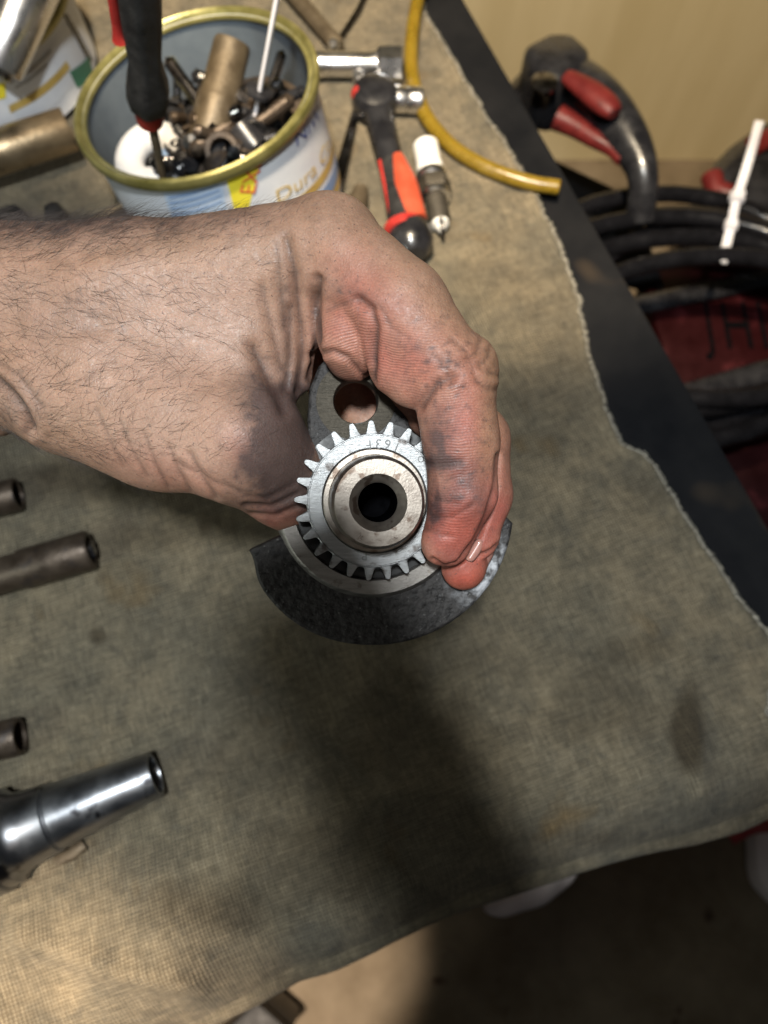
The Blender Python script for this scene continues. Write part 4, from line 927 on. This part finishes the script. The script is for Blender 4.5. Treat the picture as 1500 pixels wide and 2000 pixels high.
# spark plug
a, b = Vector(at(828, 268, .011)), Vector(at(864, 458, .011)); d = b - a; l = d.length; k = lambda n_: n_ * .50 / FPX * 1.2
t = thing("spark_plug", "white ceramic spark plug lying on the cloth right of the ratchet", "spark plug", a.lerp(b, .5))
P_ = lambda pairs: [(k(r), f_ * l) for r, f_ in pairs]
lathe("terminal", P_([(3, 0), (7, .01), (7, .05), (5, .06), (9, .07)]), a, d, m_tool, t, n=24)
lathe("insulator", P_([(12, .065), (20, .075), (24, .10), (24, .30), (25, .34), (22, .37), (22, .40)]), a, d, m_cer, t, n=36)
lathe("shell_ring", P_([(20, .385), (27, .40), (29, .43), (28, .455), (24, .47)]), a, d, m_chrome, t, n=36)
lathe("hex", P_([(24, .465), (31, .48), (32, .49), (32, .585), (30, .60), (24, .605)]), a, d, m_brass, t, n=6)
lathe("gasket", P_([(22, .60), (27, .61), (28, .63), (27, .65), (21, .66)]), a, d, m_chrome, t, n=36)
lathe("thread", P_([(21, .655)] + [(20 if q_ % 2 else 17.5, .665 + q_ * .0115) for q_ in range(19)] + [(16, .885)]), a, d, m_brass, t, n=32)
lathe("tip", P_([(16, .88), (15, .91), (9, .915), (8, .95), (4, .955), (3, .99), (.1, .995)]), a, d, m_cer, t, n=24)
xb, yb, db = basis(d); q0 = a + d * .89 + Vector((0, 0, k(13)))
sweep("electrode", [q0, q0 + d * .08, q0 + d * .115 - Vector((0, 0, k(7))), q0 + d * .118 - Vector((0, 0, k(14)))], k(3.5), m_tool, t, n=8); keep(t)
# yellow hose
hp = [(838, -70), (818, -10), (806, 60), (803, 125), (814, 185), (838, 236), (880, 284), (930, 318), (985, 342), (1040, 358), (1092, 366)]
hpts = spline([at(px, py, .0085 + (.002 if px < 830 else 0)) for px, py in hp], 8)
t = thing("fuel_hose", "yellow fuel hose curving across the cloth and over its right edge", "hose", hpts[-1])
V, Fc = sweep_vf(hpts, .0055, n=20, cap=False); n0 = len(V)
v2, f2 = sweep_vf(hpts, .0036, n=20, cap=False, off=n0); V += v2; Fc += f2
for k_ in range(20): j = (k_ + 1) % 20; Fc.append((n0 - 20 + k_, n0 - 20 + j, n0 + len(v2) - 20 + j, n0 + len(v2) - 20 + k_))
mesh("hose_wall", V, Fc, m_hose, t); keep(t)

# ================================================================== BESIDE THE BENCH
ZB = -.12
# stand that carries the coil and tools beside the bench: red crate
cr_t = [at(1250, 520, -.30), at(1640, 430, -.30), at(1760, 1000, -.30), at(1420, 1130, -.30)]
t = thing("red_crate", "dark red crate with black lettering below the cable coil", "crate", cr_t[0])
prism("lid", cr_t, .03, m_redbox, t, .006); 
prism("crate_body", [p.lerp(sum(cr_t, Vector()) / 4, .04) + Vector((0, 0, -.031)) for p in cr_t], .40, m_redbox, t, .006)
for ch, (px, py), s_ in (("J", (1385, 635), .085), ("H", (1440, 640), .09), ("I", (1490, 640), .09)):
    p = at(px, py, -.2985); V, F_ = glyph(ch, s_ * 1000); mesh("lettering", [p + Vector((x / 1000 * .55, y / 1000, 0)) for x, y, _ in V], F_, m_void, t, smooth=False)
sweep("rib", [at(1230, 600, -.292), at(1420, 560, -.292), at(1600, 520, -.292)], .012, m_blkgl, t, flat=.6)
sweep("rib", [at(1330, 775, -.292), at(1480, 730, -.292), at(1650, 690, -.292)], .014, m_blkgl, t, flat=.6); keep(t)
# cable coil
loops = []
for k_, (ax_, ay_, cx_, cy_) in enumerate(((330, 230, 1295, 608), (320, 222, 1330, 640), (330, 190, 1315, 612), (310, 180, 1360, 640), (320, 160, 1352, 622), (300, 140, 1402, 640), (290, 205, 1400, 640))):
    for j in range(40):
        an = -math.pi * .98 + 2 * math.pi * j / 40
        loops.append(at(cx_ + ax_ * math.cos(an), cy_ + ay_ * math.sin(an), -.205 + .016 * (k_ % 3) + .006 * math.sin(an * 2 + k_)))
t = thing("cable_coil", "coil of thick black cable hanging beside the right edge of the bench", "cable", loops[0])
sweep("cable", loops, .0088, m_cable, t, n=14); keep(t)
tp = [at(1484, 236, -.12), at(1462, 315, -.145), at(1440, 385, -.16), at(1428, 440, -.165), at(1411, 512, -.165)]
t = thing("cable_tie", "white nylon tie strapped round the black cable coil", "cable tie", tp[2])
sweep("strap", spline(tp, 5), pr(9, tp[2]), m_tie, t, n=12, flat=.4, up=(0, 0, 1))
lathe("tie_head", [(.004, -.006), (.0075, -.005), (.0078, .004), (.004, .006)], tp[2], tp[3] - tp[2], m_tie, t, n=8)
lathe("tie_knot", [(.003, -.006), (.0068, -.004), (.0068, .004), (.003, .006)], tp[3], tp[3] - tp[2], m_tie, t, n=12); keep(t)
# power tool with a D handle
ZT = -.16
hpth = [at(px, py, z_) for px, py, z_ in ((1030, 190, -.18), (1062, 152, -.15), (1105, 150, -.14), (1150, 180, -.135), (1195, 228, -.135), (1238, 292, -.14), (1256, 350, -.15), (1250, 430, -.18))]
t = thing("power_tool", "black and red power tool with a curved handle standing beside the bench", "power tool", hpth[0])
sweep("handle", spline(hpth, 6), lambda s: .027 - .011 * s - .003 * math.sin(s * 9), m_blkgl, t, n=18, flat=.8)
V0 = [at(px, py, -.15) for px, py in ((1010, 145), (1060, 118), (1105, 118), (1140, 150), (1136, 178), (1085, 215), (1040, 205))]
prism("motor_head", [p + Vector((0, 0, .035)) for p in V0], .07, m_blkgl, t, .010, seg=3)
sweep("grip_inlay", spline([at(px, py, -.108) for px, py in ((1105, 148), (1148, 176), (1185, 206), (1200, 222))], 5), lambda s: .0075 + .006 * math.sin(s * 3.1), m_shadedred, t, flat=.7)
sweep("trigger", spline([at(px, py, -.145) for px, py in ((1090, 230), (1120, 245), (1160, 270), (1195, 292), (1212, 315))], 5), lambda s: .013 - .008 * s, m_shadedred, t)
lathe("vent_ring", [(.010, 0), (.013, .001), (.013, .005), (.010, .006)], at(1062, 168, -.115), (0, 0, 1), m_tool, t, n=24); keep(t)
t = thing("drill", "second black and red power tool cut off by the right edge of the frame", "power tool", at(1490, 330, -.25))
V0 = [at(px, py, -.22) for px, py in ((1385, 318), (1430, 270), (1490, 228), (1560, 200), (1600, 300), (1580, 385), (1480, 392), (1400, 385))]
prism("drill_body", V0, .16, m_blkgl, t, .02, seg=3)
sweep("drill_inlay", [at(1470, 285, -.215), at(1500, 270, -.215), at(1560, 250, -.215)], .012, m_shadedred, t, flat=.6)
sweep("drill_trim", [at(1390, 345, -.225), at(1398, 372, -.225), at(1440, 388, -.225)], .012, m_shadedred, t); keep(t)
# stool block that those tools stand on
cr_s = [at(990, 250, -.24), at(1330, 345, -.24), at(1280, 560, -.24), at(1120, 470, -.24)]
t = thing("side_shelf", "dark shelf beside the bench under the power tools", "shelf", cr_s[0])
prism("shelf_board", [at(1060, 300, -.29), at(1240, 385, -.29), at(1300, 560, -.29), at(1150, 520, -.29)], .02, m_bench, t, .003)
prism("shelf_post", [p + Vector((0, 0, -.311)) for p in (at(1180, 440, 0), at(1230, 440, 0), at(1230, 490, 0), at(1180, 490, 0))], .43, m_bench, t, .003); keep(t)

# ================================================================== FLOOR LITTER AT THE BOTTOM
c = at(1035, 1735, -.30)
V, Fc = [], []
for j in range(9):
    for i in range(17):
        a_, b_ = i / 16 * 2 - 1, j / 8 * 2 - 1
        p = c + Vector((a_ * .040, a_ * .014 + b_ * .014 * math.sqrt(max(1 - a_ * a_, .02)), .02 * (1 - b_ * b_) * (1 - a_ * a_) + .004 * math.sin(a_ * 7))); V.append(p)
for j in range(8):
    for i in range(16): k_ = j * 17 + i; Fc.append((k_, k_ + 1, k_ + 18, k_ + 17))
o = mesh("paper_scrap", V, Fc, m_paper); s_ = o.modifiers.new("t", 'SOLIDIFY'); s_.thickness = .003
tag(o, "pale curled scrap poking out just below the front edge of the cloth", "scrap")
c = at(1475, 1668, FLOORZ + .03)
t = thing("plastic_bowl", "crushed white plastic bowl with a red strip on the floor at the right edge", "bowl", c)
q0 = c + Vector((.035, 0, 0))
lathe("bowl_shell", [(.0001, .022), (.03, .021), (.058, .016), (.070, .004), (.072, -.012), (.066, -.014)], q0, Vector((-.2, -.1, 1)), m_paper, t, cap=False, squash=.62, wob=lambda a_: 1 + .06 * math.sin(3 * a_ + 1) + .03 * math.sin(7 * a_))
lathe("knob", [(.0001, .042), (.016, .040), (.022, .030), (.022, .018)], q0 + Vector((.01, .006, 0)), Vector((-.2, -.1, 1)), m_white, t, cap=False)
sweep("red_strip", spline([q0 + Vector(v) for v in ((-.075, .020, .02), (-.045, .034, .026), (-.01, .040, .036), (.03, .052, .03))], 5), .008, m_red, t, flat=.5); keep(t)
t = thing("dark_box", "black box corner on the floor at the bottom edge of the frame", "box", at(500, 2000, FLOORZ))
V0 = [at(px, py, FLOORZ + .12) for px, py in ((385, 2060), (505, 1948), (575, 2010), (470, 2120))]
prism("box_body", V0, .10, m_blk, t, .006); prism("box_lid", [p + Vector((0, 0, .018)) for p in V0], .016, m_blk, t, .004); keep(t)
